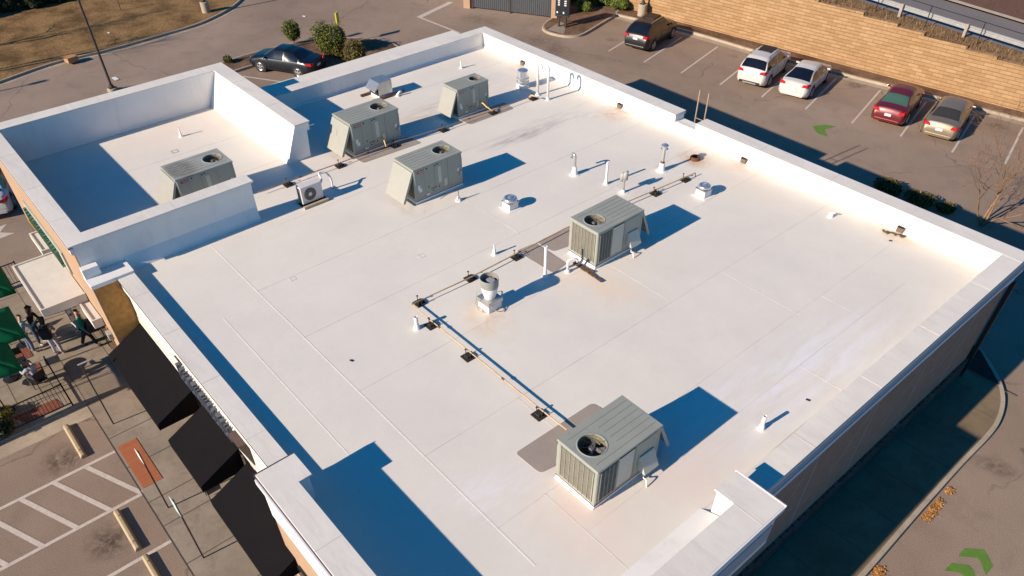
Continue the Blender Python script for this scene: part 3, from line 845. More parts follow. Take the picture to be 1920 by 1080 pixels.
# tower: taller front room with its own parapets round a sunken roof
TX0, TX1, TY0, TY1 = -33.24, -22.77, 2.07, 11.83
mb = MB(); mb.box(TX0+.05, TX1-.2, TY0+.09, TY0+.5, DECK-.4, TZ-.05)            # front (facade side)
part(mb, 'tower_parapet', M_WHITE)
mb = MB(); mb.box(TX0+.05, -32.60, TY0+.3, TY1-.08, DECK-.4, TZ-.05)              # far end
part(mb, 'tower_parapet', M_WHITE)
mb = MB(); mb.box(-23.30, -22.90, TY0+.12, 8.02, DECK-.4, TZ-.05)                # near end
mb.box(-22.90, -22.80, TY0+.13, 8.0, TZ-.24, TZ-.05)
part(mb, 'tower_parapet', M_WHITE)
mb = MB(); mb.extr([(-22.90, DECK), (-22.66, DECK), (-22.90, DECK+.42)], 'y', 3.41, 7.98)
part(mb, 'cant_strip', M_WHITE)
mb = MB()
mb.extr([(10.62, DECK), (11.62, DECK), (11.68, TZ-.36), (11.80, TZ-.36), (11.80, TZ-.05), (11.22, TZ-.05)], 'x', -32.6, -25.62)
part(mb, 'tower_parapet', M_WHITE)
mb = MB()
mb.box(TX0, TX1, TY0, 2.64, TZ-.05, TZ); mb.box(TX0, -32.57, 2.64, TY1, TZ-.05, TZ)
mb.box(-23.37, TX1, 2.64, 8.09, TZ-.05, TZ); mb.box(-32.57, -25.56, 11.18, TY1, TZ-.05, TZ)
part(mb, 'coping', M_COPE)
mb = MB(); mb.box(TX0, TX1+.0, TY0-.015, TY0+.03, TZ-.10, TZ-.055); part(mb, 'shadow_line', M_DKTRIM)
mb = MB(); mb.box(TX0, TX1-.02, TY0+.01, TY0+.12, TZ-.30, TZ-.10); part(mb, 'coping_edge', M_TRIM)
mb = MB(); mb.box(TX0+.02, -22.92, TY0+.08, 2.6, 0, TZ-.3); part(mb, 'tower_wall', M_EIFS)
mb = MB(); mb.box(-33.22, -32.9, 2.6, 11.7, 0, DECK); part(mb, 'tower_wall', M_EIFS)
# stepped low end beside the tower, with its brown end wall
mb = MB(); mb.box(-22.92, -22.20, TY0+.10, WY+.3, 0, 4.82); part(mb, 'recess_wall', M_BROWN)
mb = MB(); mb.box(-22.9, -22.22, 2.12, 2.16, 0.02, 4.80); part(mb, 'tower_wall', M_EIFS)
mb = MB(); mb.box(-22.90, -22.16, 2.10, WY+.45, 4.82, 4.95); part(mb, 'coping', M_WHITE)
mb = MB(); mb.box(-22.88, -22.62, 2.11, 2.60, 4.95, 5.28); part(mb, 'parapet_block', M_WHITE)
# facade furniture: sign letters, canopies, doors, lamps
lettering('sign_lettering', -30.3, -26.3, 2.12, 3.45, 0.60, 15, .13, simple('green_letters', (.05, .14, .09), .4), 9)
mb = MB(); mb.box(-30.6, -26.0, 2.09, 2.14, 3.3, 4.2); part(mb, 'sign_raceway', simple('pale_green_board', (.42, .46, .40), .5))
def slab(x0, x1, y0, y1, z0, z1):
    mb = MB(); mb.box(x0, x1, y0, y1, z0, z1)
    c = part(mb, 'canopy', M_EIFSL, bevel=.01)
    r_ = MB(); r_.box(x0, x1, y0, y0+.06, z1, z1+.05); r_.box(x0, x0+.06, y0+.061, y1, z1, z1+.05); r_.box(x1-.06, x1, y0+.061, y1, z1, z1+.05)
    r_.build('canopy_rim', M_EIFSL, c)
slab(-28.45, -25.05, 0.66, 2.13, 2.72, 2.98); slab(-25.35, -23.75, 1.80, 2.13, 2.42, 2.70); slab(-30.3, -28.72, 1.76, 2.13, 2.75, 2.98)
for x0, x1 in ((-28.2, -25.6), (-25.2, -23.6), (-32.6, -30.6)):
    mb = MB(); mb.box(x0, x1, 2.10, 2.16, 0.1, 2.4)
    w_ = part(mb, 'shop_window', M_BROWN)
    p_ = MB()
    k0 = 3
    for k in range(k0):
        a = x0+.07+(x1-x0-.07)*k/k0; p_.box(a, a+(x1-x0-.07)/k0-.07, 2.088, 2.098, .2, 2.3)
    p_.build('glass_panes', M_GLASSD, w_)
mb = MB(); mb.box(-23.25, -22.95, 1.98, 2.13, 2.3, 2.55); part(mb, 'wall_lamp', M_GREYP, bevel=.01)
# open glass door
d_ = thing('glass_door', 'white-framed glass shop door standing open under the small canopy', 'door', (W(160, 632).x, W(160, 632).y, .11))
A_ = W(163, 631, .1); a0 = Vector((0, 0, 0)); b0 = Vector((-1.0, -0.12, 0))
mb = MB()
for p, q in ((a0, a0+Vector((0, 0, 2.1))), (b0, b0+Vector((0, 0, 2.1))), (a0+Vector((0, 0, 2.1)), b0+Vector((0, 0, 2.1))), (a0+Vector((0, 0, .06)), b0+Vector((0, 0, .06)))): mb.bar(p, q, .05, .07)
mb.build('frame', M_WHITEL, d_)
mb = MB(); mb.bar(a0+Vector((-.03, 0, 1.08)), b0+Vector((.03, 0, 1.08)), .012, 1.95); mb.build('pane', M_GLASSD, d_)

# scuppers in the back parapet
for px, py in ((981, 120), (1163, 203), (1395, 304), (1687, 436)):
    p = HY(px, py, YBI)
    mb = MB(); x = p.x; z = DECK+.02
    mb.box(x-.11, x+.11, YBI-.11, YBI-.10, z, z+.16); mb.box(x-.12, x-.108, YBI-.10, YBI+.05, z, z+.18); mb.box(x+.108, x+.12, YBI-.10, YBI+.05, z, z+.18)
    s_ = part(mb, 'scupper', simple('scupper_screen', (.16, .11, .075), .7, var=.3, scale=12))
    t_ = MB(); t_.box(x-.105, x+.105, YBI+.0, YBI+.025, z, z+.17); t_.build('scupper_opening', M_DARK, s_)
# roof ladder
lad = MB(); x0, x1 = -17.28, -16.83
for x in (x0, x1): lad.tube([(x, YB+.22, 1.2), (x, YB+.22, 6.25)], .028, 8)
for k in range(13): lad.tube([(x0, YB+.22, 1.5+.3*k), (x1, YB+.22, 1.5+.3*k)], .015, 6)
part(lad, 'roof_ladder', simple('ladder_metal', (.36, .24, .15), .6))
# downpipe at the corner
mb = MB(); mb.box(-4.05, -3.92, 24.62, 24.75, 0, 4.3); part(mb, 'downpipe', M_BLACK)

# ---------------------------------------------------------------- rooftop units
def arc_pts(c, r, a0, a1, n, plane='xz'):
    out = []
    for i in range(n+1):
        a = a0+(a1-a0)*i/n
        if plane == 'xz': out.append((c[0]+r*math.cos(a), c[1], c[2]+r*math.sin(a)))
        elif plane == 'yz': out.append((c[0], c[1]+r*math.cos(a), c[2]+r*math.sin(a)))
        else: out.append((c[0]+r*math.cos(a), c[1]+r*math.sin(a), c[2]))
    return out
def text_mesh(body, size, depth=0.002):
    cu = bpy.data.curves.new('t', 'FONT'); cu.body = body; cu.size = size; cu.extrude = depth
    cu.align_x = 'CENTER'; cu.align_y = 'CENTER'
    o = bpy.data.objects.new('t', cu); C.objects.link(o)
    dg = bpy.context.evaluated_depsgraph_get()
    me = bpy.data.meshes.new_from_object(o.evaluated_get(dg))
    bpy.data.objects.remove(o)
    return me
def rooftop_unit(label, group):
    t = thing('rooftop_unit', label, 'rooftop unit', group=group)
    X, Y, Z0, Z1 = 0.625, 1.05, 0.14, 1.35
    mb = MB(); mb.box(-X-.01, X+.01, -Y-.01, Y+.01, 0, Z0-.03)
    mb.extr([(-Y-.01, .06), (-Y-.06, 0), (-Y-.01, 0)], 'x', -X-.01, X+.01)
    mb.build('curb', M_WHITE, t, bevel=.01)
    mb = MB(); mb.box(-X-.01, X+.01, -Y-.01, Y+.01, Z0-.03, Z0+.05); mb.build('base_rail', M_GREYP, t)
    mb = MB(); mb.box(-X-.018, X+.018, -Y-.018, Y+.018, Z0-.032, Z0-.014); mb.build('rail_gap', M_DARK, t)
    # cabinet walls as a ring of panels so the fan bay is hollow
    mb = MB()
    mb.box(-X, -X+.03, -Y, Y, Z0, Z1-.05); mb.box(X-.03, X, -Y, Y, Z0, Z1-.05); mb.box(-X+.03, X-.03, -Y, -Y+.03, Z0, Z1-.05); mb.box(-X+.03, X-.03, Y-.03, Y, Z0, Z1-.05)
    mb.box(-X+.03, X-.03, -.22, -.2, Z0, Z1-.05)
    mb.build('cabinet', M_RTU, t)
    # rounded corner posts
    for sx in (-1, 1):
        for sy in (-1, 1):
            mb = MB(); mb.tube([(sx*(X-.045), sy*(Y-.045), Z0), (sx*(X-.045), sy*(Y-.045), Z1-.05)], .062, 14)
            mb.build('corner_post', M_RTU, t, smooth=True)
    # top with round fan opening
    fx, fy, fr = 0.0, -0.60, 0.325
    outer = 0.02
    x0, x1, y0, y1 = -X-outer, X+outer, -Y-outer, Y+outer
    angs = sorted([2*PI*k/48 for k in range(48)] + [math.atan2(cy-fy, cx-fx) % (2*PI) for cx in (x0, x1) for cy in (y0, y1)])
    vs = []; fs = []
    for a in angs:
        ca, sa = math.cos(a), math.sin(a)
        tt = min([(x1-fx)/ca if ca > 1e-9 else 1e9, (x0-fx)/ca if ca < -1e-9 else 1e9, (y1-fy)/sa if sa > 1e-9 else 1e9, (y0-fy)/sa if sa < -1e-9 else 1e9])
        px, py = fx+ca*tt, fy+sa*tt
        vs += [(px, py, Z1-.055), (px, py, Z1-.008), (px-ca*.012, py-sa*.012, Z1), (fx+ca*(fr+.04), fy+sa*(fr+.04), Z1), (fx+ca*(fr+.02), fy+sa*(fr+.02), Z1+.012), (fx+ca*fr, fy+sa*fr, Z1+.004), (fx+ca*fr, fy+sa*fr, Z1-.035)]
    n_ = len(angs)
    for i in range(n_):
        j = (i+1) % n_
        for k in range(6): fs.append((i*7+k, j*7+k, j*7+k+1, i*7+k+1))
    mb = MB(); mb.add(vs, fs)
    top = mb.build('top_panel', M_RTUT, t)
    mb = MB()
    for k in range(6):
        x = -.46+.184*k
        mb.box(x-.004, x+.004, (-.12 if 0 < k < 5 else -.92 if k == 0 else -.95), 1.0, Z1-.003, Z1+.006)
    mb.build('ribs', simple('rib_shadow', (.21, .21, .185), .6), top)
    mb = MB(); mb.lathe([(0.001, Z1-.42), (fr+.004, Z1-.42), (fr+.004, Z1-.34)], (fx, fy, 0), 32); mb.build('fan_well', M_DARK, t)
    mb = MB(); mb.lathe([(fr+.004, Z1-.34), (fr+.004, Z1-.03)], (fx, fy, 0), 40); mb.v = mb.v; mb.f = [f for f in mb.f if len(f) == 4]; mb.build('fan_shroud', M_SHR, t)
    fan = MB(); fan.lathe([(0.001, Z1-.06), (.065, Z1-.062), (.075, Z1-.08), (.075, Z1-.2), (.001, Z1-.21)], (fx, fy, 0), 20)
    fo = fan.build('fan', M_FAN, t, smooth=True)
    for k in range(4):
        bl = MB(); vs = []
        for rr in (.07, .16, .24, .31):
            for da, dz in ((-.32, -.045), (0, 0), (.32, .045)):
                a = 2*PI*k/4+.4+da*(1.0 if rr < .1 else .85)+rr*.9
                vs.append((fx+rr*math.cos(a), fy+rr*math.sin(a), Z1-.13+dz))
        bl.add(vs, [(i*3+j, i*3+j+1, i*3+j+4, i*3+j+3) for i in range(3) for j in range(2)])
        bl.build('fan_blade', M_FANL if k == 1 else M_FAN, fo, smooth='all')  # one blade coloured paler as though it caught the sun
    gd = MB()
    for rr in (.11, .20, .285):
        gd.tube([(fx+rr*math.cos(2*PI*i/28), fy+rr*math.sin(2*PI*i/28), Z1+.004) for i in range(29)], .0018, 4, cap=False)
    for k in range(6):
        a = 2*PI*k/6+.2; gd.bar((fx+.03*math.cos(a), fy+.03*math.sin(a), Z1+.01), (fx+(fr+.01)*math.cos(a), fy+(fr+.01)*math.sin(a), Z1+.01), .0055, .005)
    gd.build('fan_guard', M_BLACK, t)
    # coil grilles: end (-y) and front part of +x side
    def grille(axis, a0, a1, pos, sgn):
        cb = MB(); fb = MB(); w_ = a1-a0
        if axis == 'x':  # runs along x at y = pos
            cb.box(a0, a1, min(pos, pos+sgn*.006), max(pos, pos+sgn*.006), Z0+.07, Z1-.13)
        else:
            cb.box(min(pos, pos+sgn*.006), max(pos, pos+sgn*.006), a0, a1, Z0+.07, Z1-.13)
        n_ = int(round(w_/.145))
        for k in range(n_+1):
            a = a0+w_*k/n_; ww = .007 if 0 < k < n_ else .014
            lo, hi = sorted((pos+sgn*.006, pos+sgn*.03))
            if axis == 'x': fb.box(a-ww, a+ww, lo, hi, Z0+.06, Z1-.12)
            else: fb.box(lo, hi, a-ww, a+ww, Z0+.06, Z1-.12)
        lo, hi = sorted((pos+sgn*.006, pos+sgn*.018))
        z = Z0+.09
        while z < Z1-.14:
            if axis == 'x': fb.box(a0, a1, lo, hi, z, z+.011)
            else: fb.box(lo, hi, a0, a1, z, z+.011)
            z += .042
        c_ = cb.build('coil', M_COIL, t); fb.build('louvre_guard', M_FINS, c_)
    grille('x', -X+.12, X-.10, -Y, -1)
    grille('y', -Y+.10, -.42, X, 1)
    # access panels on +x side
    mb = MB(); mb.box(X, X+.012, -.36, .14, Z0+.06, Z1-.10); mb.build('access_panel', M_RTUL, t, bevel=.004)
    mb = MB(); mb.box(X, X+.025, -.36, .14, Z1-.10, Z1-.065); mb.build('panel_lip', M_DARK, t)
    mb = MB(); mb.box(X, X+.012, .20, .88, Z0+.06, Z1-.10); mb.build('access_panel', M_RTU, t, bevel=.004)
    # intake hood at the +y end
    mb = MB()
    d, zt, zl = .54, Z1-.09, Z0+.06
    mb.extr([(Y, zt), (Y+.05, zt), (Y+d, zl), (Y+d-.02, zl), (Y+.035, zt-.02), (Y, zt-.02)], 'x', -X+.03, X-.03)
    for sx in (-1, 1):
        a, b = sorted((sx*(X-.03), sx*(X-.018)))
        mb.extr([(Y+.05, zt), (Y+d, zl), (Y+d-.10, zl), (Y+.02, zt-.13), (Y, zt-.13), (Y, zt)], 'x', a, b)
    hd = mb.build('intake_hood', M_HOOD, t)
    mb = MB(); mb.box(-X+.06, X-.06, Y+.004, Y+.02, zl, zt-.05); mb.build('filter_screen', simple('filter_mesh', (.10, .105, .085), .8, var=.2, scale=10), hd)
    mb = MB(); mb.extr([(X+.013, Z0+.62), (X+.05, Z0+.62), (X+.26, Z0+.16), (X+.245, Z0+.15), (X+.035, Z0+.60), (X+.013, Z0+.60)], 'y', .36, .84)
    for yy in (.36, .828): mb.extr([(X+.013, Z0+.60), (X+.04, Z0+.60), (X+.25, Z0+.16), (X+.013, Z0+.16)], 'y', yy, yy+.012)
    rh = mb.build('relief_hood', M_RTUL, t)
    # service side (-x): doors, badge, labels, conduit
    sd_ = simple('seam_dark', (.16, .16, .14), .6)
    for y in (-.42, .18, .62): mb = MB(); mb.box(-X-.004, -X, y-.004, y+.004, Z0+.06, Z1-.06); mb.build('panel_seam', sd_, t)
    bd = MB(); bd.box(-X-.008, -X, .62, .90, Z1-.21, Z1-.12); bo = bd.build('maker_badge', M_REDL, t)
    me = text_mesh('TRANE', .075); me.materials.append(M_WHITEL)
    tx = bpy.data.objects.new('badge_lettering', me); C.objects.link(tx); tx.parent = bo
    tx.matrix_local = Matrix.Translation((-X-.010, .75, Z1-.165)) @ Matrix.Rotation(-PI/2, 4, 'Z') @ Matrix.Rotation(PI/2, 4, 'X')
    for y0, y1, z0, z1, mm in ((.82, .92, Z0+.38, Z0+.55, M_WHITEL), (.76, .88, Z0+.28, Z0+.42, M_WHITEL), (.42, .58, Z0+.04, Z0+.11, M_WHITEL), (-.12, .02, Z0+.36, Z1-.22, M_RTUL), (-.36, -.24, Z0+.14, Z0+.42, M_RTUL), (-.92, -.84, Z0+.5, Z0+.62, M_WHITEL)):
        q = MB(); q.box(-X-.006, -X-.0005, y0, y1, z0, z1); q.build('sticker', mm, t)
    for y, z in ((.50, Z1-.13), (.12, Z1-.13), (.02, Z1-.11), (.28, Z0+.16), (.0, Z0+.22), (.46, Z0+.36)):
        q = MB(); q.box(-X-.02, -X, y-.018, y+.018, z-.018, z+.018); q.build('latch', M_DARK, t)
    q = MB(); q.box(-X-.006, -X, .1, .36, Z0+.24, Z0+.262); q.build('vent_slot', M_DARK, t)
    q = MB(); q.tube([(-X-.02, -Y+.02, Z0+.1), (-X-.02, -Y+.02, Z1-.2)], .018, 8); q.box(-X-.05, -X-.003, -Y+.02, -Y+.12, Z0+.32, Z0+.5)
    q.build('conduit', M_GREYP, t)
    return t
RTG = 'packaged rooftop units on the white roof'
u1 = rooftop_unit('grey rooftop unit nearest the camera beside a brown walkway pad, coil end facing the camera', RTG)
u1.location = (-7.055, 9.02, DECK)
def place_unit(cx, cy, rz, label, s=(1, 1, 1), top=None):
    o = dup(u1, (cx, cy, DECK), rz, label, RTG, s)
    if top:
        for ch in o.children:
            if ch.name.startswith('top_panel'):
                ch.data = ch.data.copy(); ch.data.materials[0] = top
    return o
place_unit(-13.57, 15.70, 0, 'grey rooftop unit in mid roof with rotten boards lying at its foot', (.97, .985, 1))
place_unit(-20.50, 13.70, PI, 'grey rooftop unit right of the mini split condenser, by the small cone pipe', (.92, 1.0, 1.0))
place_unit(-25.0, 13.97, PI, 'grey rooftop unit with its intake hood in the shade of the tower parapet', (1.02, 1.04, 1.02))
place_unit(-24.85, 18.86, PI, 'smaller grey rooftop unit standing nearest the far corner, next to the silver vent cap', (.74, .79, .93))
place_unit(-25.35, 7.20, PI, 'grey rooftop unit with rust-stained top inside the sunken tower roof', (1, .98, 1), M_RTUTS)

# condensate traps of the two near units
def trap(name, pts, r, mat, label, cat, grp=None, base=None):
    mb = MB(); mb.tube(pts, r, 10); o = mb.build(name, mat, smooth=True)
    return tag(o, label, cat, grp)
for i, (cx, cy, lab) in enumerate(((-7.055, 9.02, 'white condensate trap pipe beside the near unit'), (-13.57, 15.7, 'white condensate trap pipe beside the mid-roof unit'))):
    x = cx+.62
    trap('condensate_pipe', smooth_poly([(x, cy+.45, DECK+.33), (x+.1, cy+.45, DECK+.32), (x+.14, cy+.45, DECK+.2), (x+.2, cy+.42, DECK+.1), (x+.30, cy+.38, DECK+.18), (x+.36, cy+.34, DECK+.08), (x+.38, cy+.34, DECK+.01)], 4), .017, M_PVC, lab, 'pipe', 'white condensate pipes')

# ---------------------------------------------------------------- vents and pipes on the deck
def boot(mb, c, r, h=.16, R0=.20):
    mb.lathe([(R0, 0.0), (R0, .006), (r+.035, .01), (r+.022, h*.7), (r+.008, h), (r+.001, h)], c, 20)
def pipe_vent(px, py, toppx, r, label, group='white vent pipes through the roof', mat=None, R0=.12, hgt=None, open_top=True, boot_h=.16):
    b = W(px, py, DECK); h = hgt or (HV(toppx[0], toppx[1], b)-DECK)
    t = thing('vent_pipe', label, 'vent pipe', b, 0, group)
    mb = MB(); boot(mb, (0, 0, 0), r, boot_h, R0); mb.build('boot', M_WHITE, t, smooth=True)
    mb = MB(); mb.lathe([(r, .02), (r, h), (r*.8, h), (r*.8, h-.12), (.001, h-.12)], (0, 0, 0), 16); mb.build('pipe', mat or M_PVC, t, smooth=True)
    return t, h
pipe_vent(1136, 345, (1138.5, 303), .045, 'tall slim white vent pipe between the gooseneck flue and the twin-head vent')
pipe_vent(1022, 520, (1024, 462), .05, 'tallest thin white pipe standing on the edge of the exhaust fan shadow')
pipe_vent(782, 616, (780, 594), .06, 'short thick white pipe beside the bend of the gas line')
pipe_vent(1427, 804, (1431, 779), .05, 'short white pipe near the right parapet, nearest the camera')
pipe_vent(927, 477, (926, 458), .03, 'slim white cone-based pipe above the mid-roof gas line', boot_h=.22)
pipe_vent(340, 256, (338, 238), .028, 'thin white pipe on the sunken tower roof', boot_h=.2)
pipe_vent(865, 128, (865, 114), .035, 'small white pipe near the far corner of the roof')
t_, h_ = pipe_vent(1557, 407, (1559, 397), .05, 'stubby broken white pipe near the back parapet', hgt=.16)
mb = MB(); mb.bar((-.1, 0, .14), (.12, .02, .2), .05, .03); mb.build('broken_cap', M_PVC, t_)
# pair of tall white gooseneck pipes
for px, py, top, lab in ((1008, 178, (1014, 120), 'left of the two tall white gooseneck pipes by the back parapet'), (1027, 187, (1032, 127), 'right of the two tall white gooseneck pipes by the back parapet')):
    b = W(px, py, DECK); h = HV(top[0], top[1], b)-DECK
    t = thing('gooseneck_pipe', lab, 'gooseneck pipe', b, 0, 'pair of gooseneck pipes')
    mb = MB(); boot(mb, (0, 0, 0), .055, .12, .13); mb.build('boot', M_WHITE, t, smooth=True)
    sg = -1 if px > 1020 else 1
    mb = MB(); h += .08; mb.tube([(0, 0, 0.02), (0, 0, h-.16)] + arc_pts((sg*.11, 0, h-.16), .11, PI if sg > 0 else 0, 0 if sg > 0 else PI, 8)[1:] + [(sg*.22, 0, h-.22)], .058, 12)
    mb.build('pipe', M_PVC, t, smooth='all')
# steel flues
b = W(1077, 327, DECK); h = HV(1078, 288, b)-DECK
t = thing('gooseneck_flue', 'slim steel flue with hooked top on a white cone base', 'flue', b)
mb = MB(); mb.lathe([(.2, 0), (.2, .01), (.12, .02), (.085, .30), (.05, .32)], (0, 0, 0), 20); mb.build('boot', M_WHITE, t, smooth=True)
mb = MB(); mb.tube([(0, 0, .1), (0, 0, h-.15)]+arc_pts((-.1, -.0, h-.15), .1, 0, PI, 8)[1:]+[(-.2, 0, h-.25)], .045, 12); mb.build('pipe', M_GALV, t, smooth='all')
b = W(1240, 320, DECK); h = HV(1245, 270, b)-DECK
t = thing('capped_flue', 'tall steel flue with a round silver rain cap, near the rusty ring', 'flue', b)
mb = MB(); mb.lathe([(.22, 0), (.22, .01), (.13, .02), (.10, .30), (.06, .33)], (0, 0, 0), 20); mb.build('boot', M_WHITE, t, smooth=True)
mb = MB(); mb.lathe([(.055, .2), (.055, h-.1)], (0, 0, 0), 16); mb.build('pipe', M_GREYP, t, smooth=True)
mb = MB(); mb.lathe([(.075, .33), (.085, .36), (.06, .40)], (0, 0, 0), 16); mb.build('storm_collar', M_RUST, t, smooth=True)
mb = MB(); mb.lathe([(.06, h-.22), (.13, h-.20), (.14, h-.17), (.09, h-.15), (.09, h-.10), (.13, h-.09), (.14, h-.04), (.06, h+.01), (.001, h+.015)], (0, 0, 0), 24); mb.build('rain_cap', M_ALU, t, smooth=True)
b = W(1168, 361, DECK); h = HV(1173, 324, b)-DECK
t = thing('hooded_vent', 'thin vent pipe topped by two rounded grey hoods, in front of the slim white pipe', 'vent', b)
mb = MB(); boot(mb, (0, 0, 0), .05, .12, .2); mb.build('boot', M_WHITE, t, smooth=True)
mb = MB(); mb.tube([(0, 0, .05), (0, 0, h-.1)], .045, 12); mb.build('pipe', M_GALV, t, smooth=True)
for k, (dx, dz) in enumerate(((-.10, -.13), (.05, -.02))):
    mb = MB(); mb.tube([(dx, 0, h-.22+dz), (dx, 0, h-.02+dz)]+arc_pts((dx+.0, .07, h-.02+dz), .07, PI, PI/3, 5, 'yz')[1:], [.085, .095]+[.085, .075, .06, .05, .03], 14); mb.build('hood', M_GREYP, t, smooth='all')
# spun fans on square white curbs
def spun_fan(px, py, s, label, r, hz):
    b = W(px, py, DECK)
    t = thing('dome_exhaust', label, 'exhaust vent', b, R(0), 'spun aluminium domes on white curbs')
    mb = MB(); mb.box(-s, s, -s, s, 0, hz); mb.box(-s-.1, s+.1, -s-.1, s+.1, 0, .012); mb.build('curb', M_WHITE, t, bevel=.006)
    mb = MB(); mb.box(-s-.03, s+.03, -s-.03, s+.03, hz, hz+.03); mb.build('flange', M_GALV, t)
    mb = MB(); mb.lathe([(r*.7, hz+.03), (r*.72, hz+.06), (r, hz+.06), (r*1.03, hz+.08), (r*1.0, hz+.12), (r*.86, hz+.16), (r*.60, hz+.175), (r*.58, hz+.16), (r*.36, hz+.16), (r*.32, hz+.185), (.001, hz+.19)], (0, 0, 0), 32)
    mb.build('dome', M_ALU, t, smooth='all')
spun_fan(957, 389, .20, 'silver dome exhaust on a white curb, between two rooftop units in mid roof', .255, .25)
spun_fan(1318, 366, .20, 'silver dome exhaust on a white curb near the back parapet', .235, .27)
# silver vent cap in the far corner
b = W(980, 164, DECK)
t = thing('silver_vent_cap', 'bright silver cylindrical vent cap standing in a unit shadow by the gooseneck pipes', 'vent', b)
mb = MB(); mb.box(-.2, .2, -.2, .2, 0, .16); mb.build('curb', M_WHITE, t, bevel=.006)
mb = MB(); mb.lathe([(.18, .16), (.18, .24), (.28, .26), (.28, .31), (.23, .33), (.23, .38), (.28, .40), (.28, .47), (.24, .49), (.24, .78), (.22, .80), (.001, .81)], (0, 0, 0), 28); mb.build('cap', M_ALU, t, smooth=True)
# big upblast exhaust fan
b = W(919, 575, DECK)
t = thing('exhaust_fan', 'tall upblast exhaust fan with dark open bowl and cables round its square base', 'exhaust fan', b)
mb = MB(); mb.box(-.25, .25, -.25, .25, 0, .24); mb.build('curb', M_WHITE, t, bevel=.01)
mb = MB(); mb.box(-.28, .28, -.28, .28, .24, .38); mb.build('base_box', M_GALV, t, bevel=.01)
mb = MB(); mb.lathe([(.16, .38), (.19, .46), (.23, .60), (.25, .72), (.25, .82)], (0, 0, 0), 28); mb.build('windband', M_WHITEL, t, smooth=True)
mb = MB(); mb.lathe([(.25, .78), (.27, .80), (.28, 1.06), (.275, 1.08), (.26, 1.07), (.25, .86), (.001, .84)], (0, 0, 0), 32); mb.build('bowl', simple('bowl_enamel', (.26, .255, .23), .5), t, smooth=True)
mb = MB(); mb.lathe([(.15, .85), (.17, .93), (.13, .99), (.001, 1.0)], (.02, .02, 0), 24); mb.build('motor_cover', simple('motor_grey', (.30, .32, .36), .5), t, smooth=True)
mb = MB()
for k in range(3):
    a = 2*PI*k/3+.3; mb.bar((.26*math.cos(a), .26*math.sin(a), .95), (.15*math.cos(a), .15*math.sin(a), .95), .015, .03)
mb.build('bracket', M_GALV, t)
mb = MB()
mb.tube(smooth_poly([(-.28, -.1, .34), (-.45, -.1, .40), (-.50, -.12, .25), (-.42, -.2, .1), (-.3, -.3, .05), (-.1, -.33, .03)], 5), .012, 6)
mb.tube(smooth_poly([(-.1, -.28, .32), (-.12, -.4, .25), (-.05, -.42, .08), (.1, -.36, .03)], 5), .012, 6)
mb.tube(smooth_poly([(.28, -.2, .3), (.42, -.1, .15), (.45, .1, .04), (.32, .2, .03), (.1, -.33, .02)], 5), .012, 6)
mb.build('cable', M_GREYP, t, smooth='all')
# galvanised intake hood on rails
b = W(716, 178, DECK)
t = thing('intake_hood', 'galvanised box hood with slanted front resting on brown rails, near the back-left parapet', 'vent hood', b)
mb = MB(); mb.extr([(-.36, .16), (.36, .16), (.36, .72), (-.30, .72), (-.58, .42), (-.56, .36), (-.36, .50)], 'x', -.36, .36)
# rotate profile: slanted face looks toward -y
mb.build('hood', M_GALV, t, bevel=.006)
mb = MB(); mb.box(-.33, .33, -.40, -.365, .16, .46); mb.build('screen', M_DARK, t)
mb = MB(); mb.box(-.34, .34, -.34, .34, 0, .16); mb.build('curb', M_WHITE, t)
mb = MB(); mb.box(.37, .45, -.75, .95, .03, .11); mb.build('rail', M_REDW, t)
mb = MB(); mb.box(-.45, -.37, -.85, .25, .03, .11); mb.build('rail', M_REDW, t)
b = W(746, 180, DECK)
t = thing('vent_stub', 'small white stub vent at the end of the brown rails', 'vent', b)
mb = MB(); boot(mb, (0, 0, 0), .05, .1, .14); mb.tube([(0, 0, .08), (.03, .08, .17), (.04, .2, .18)], .045, 10); mb.build('pipe', M_WHITE, t, smooth='all')
# rusty ring
b = W(1303, 299, DECK)
t = tag(MB().lathe([(.20, 0), (.20, .10), (.17, .13), (.13, .13), (.11, .10), (.11, .04), (.001, .03)], (0, 0, 0), 24).build('rusty_vent', M_RUST, smooth=True), 'rusty brown round vent base lying near the back parapet', 'vent'); t.location = b
# mini split condenser on sleepers
b = W(585, 378, DECK)
t = thing('mini_split', 'small cream mini split condenser with one round fan, beside the tower wall', 'condenser', b, R(0))
c0 = MB(); c0.box(-.17, .17, -.42, .42, .10, .74); c0.build('case', M_SPLIT, t, bevel=.02)
mb = MB(); mb.lathe([(.235, 0), (.235, .006), (.21, .012)], (0, 0, 0), 32)
rg = mb.build('fan_grille', simple('grille_dark', (.10, .085, .07), .6), t); rg.rotation_euler = (0, PI/2, 0); rg.location = (.171, -.08, .42)
mb = MB(); mb.lathe([(.075, 0.006), (.07, .022), (.001, .025)], (0, 0, 0), 20)
hb = mb.build('fan_hub', M_SPLIT, t, smooth=True); hb.rotation_euler = (0, PI/2, 0); hb.location = (.171, -.08, .42)
mb = MB()
for rr in [.09+.022*k for k in range(7)]: mb.tube([(.186, -.08+rr*math.cos(2*PI*i/30), .42+rr*math.sin(2*PI*i/30)) for i in range(31)], .0035, 4, cap=False)
for k in range(12):
    a = 2*PI*k/12; mb.bar((.188, -.08+.07*math.cos(a), .42+.07*math.sin(a)), (.188, -.08+.225*math.cos(a), .42+.225*math.sin(a)), .005, .005)
mb.build('fan_guard', simple('guard_tan', (.27, .21, .17), .6), t)
mb = MB(); mb.box(-.12, .12, -.424, -.421, .14, .70); mb.build('side_coil', M_COIL, t)
b2 = b
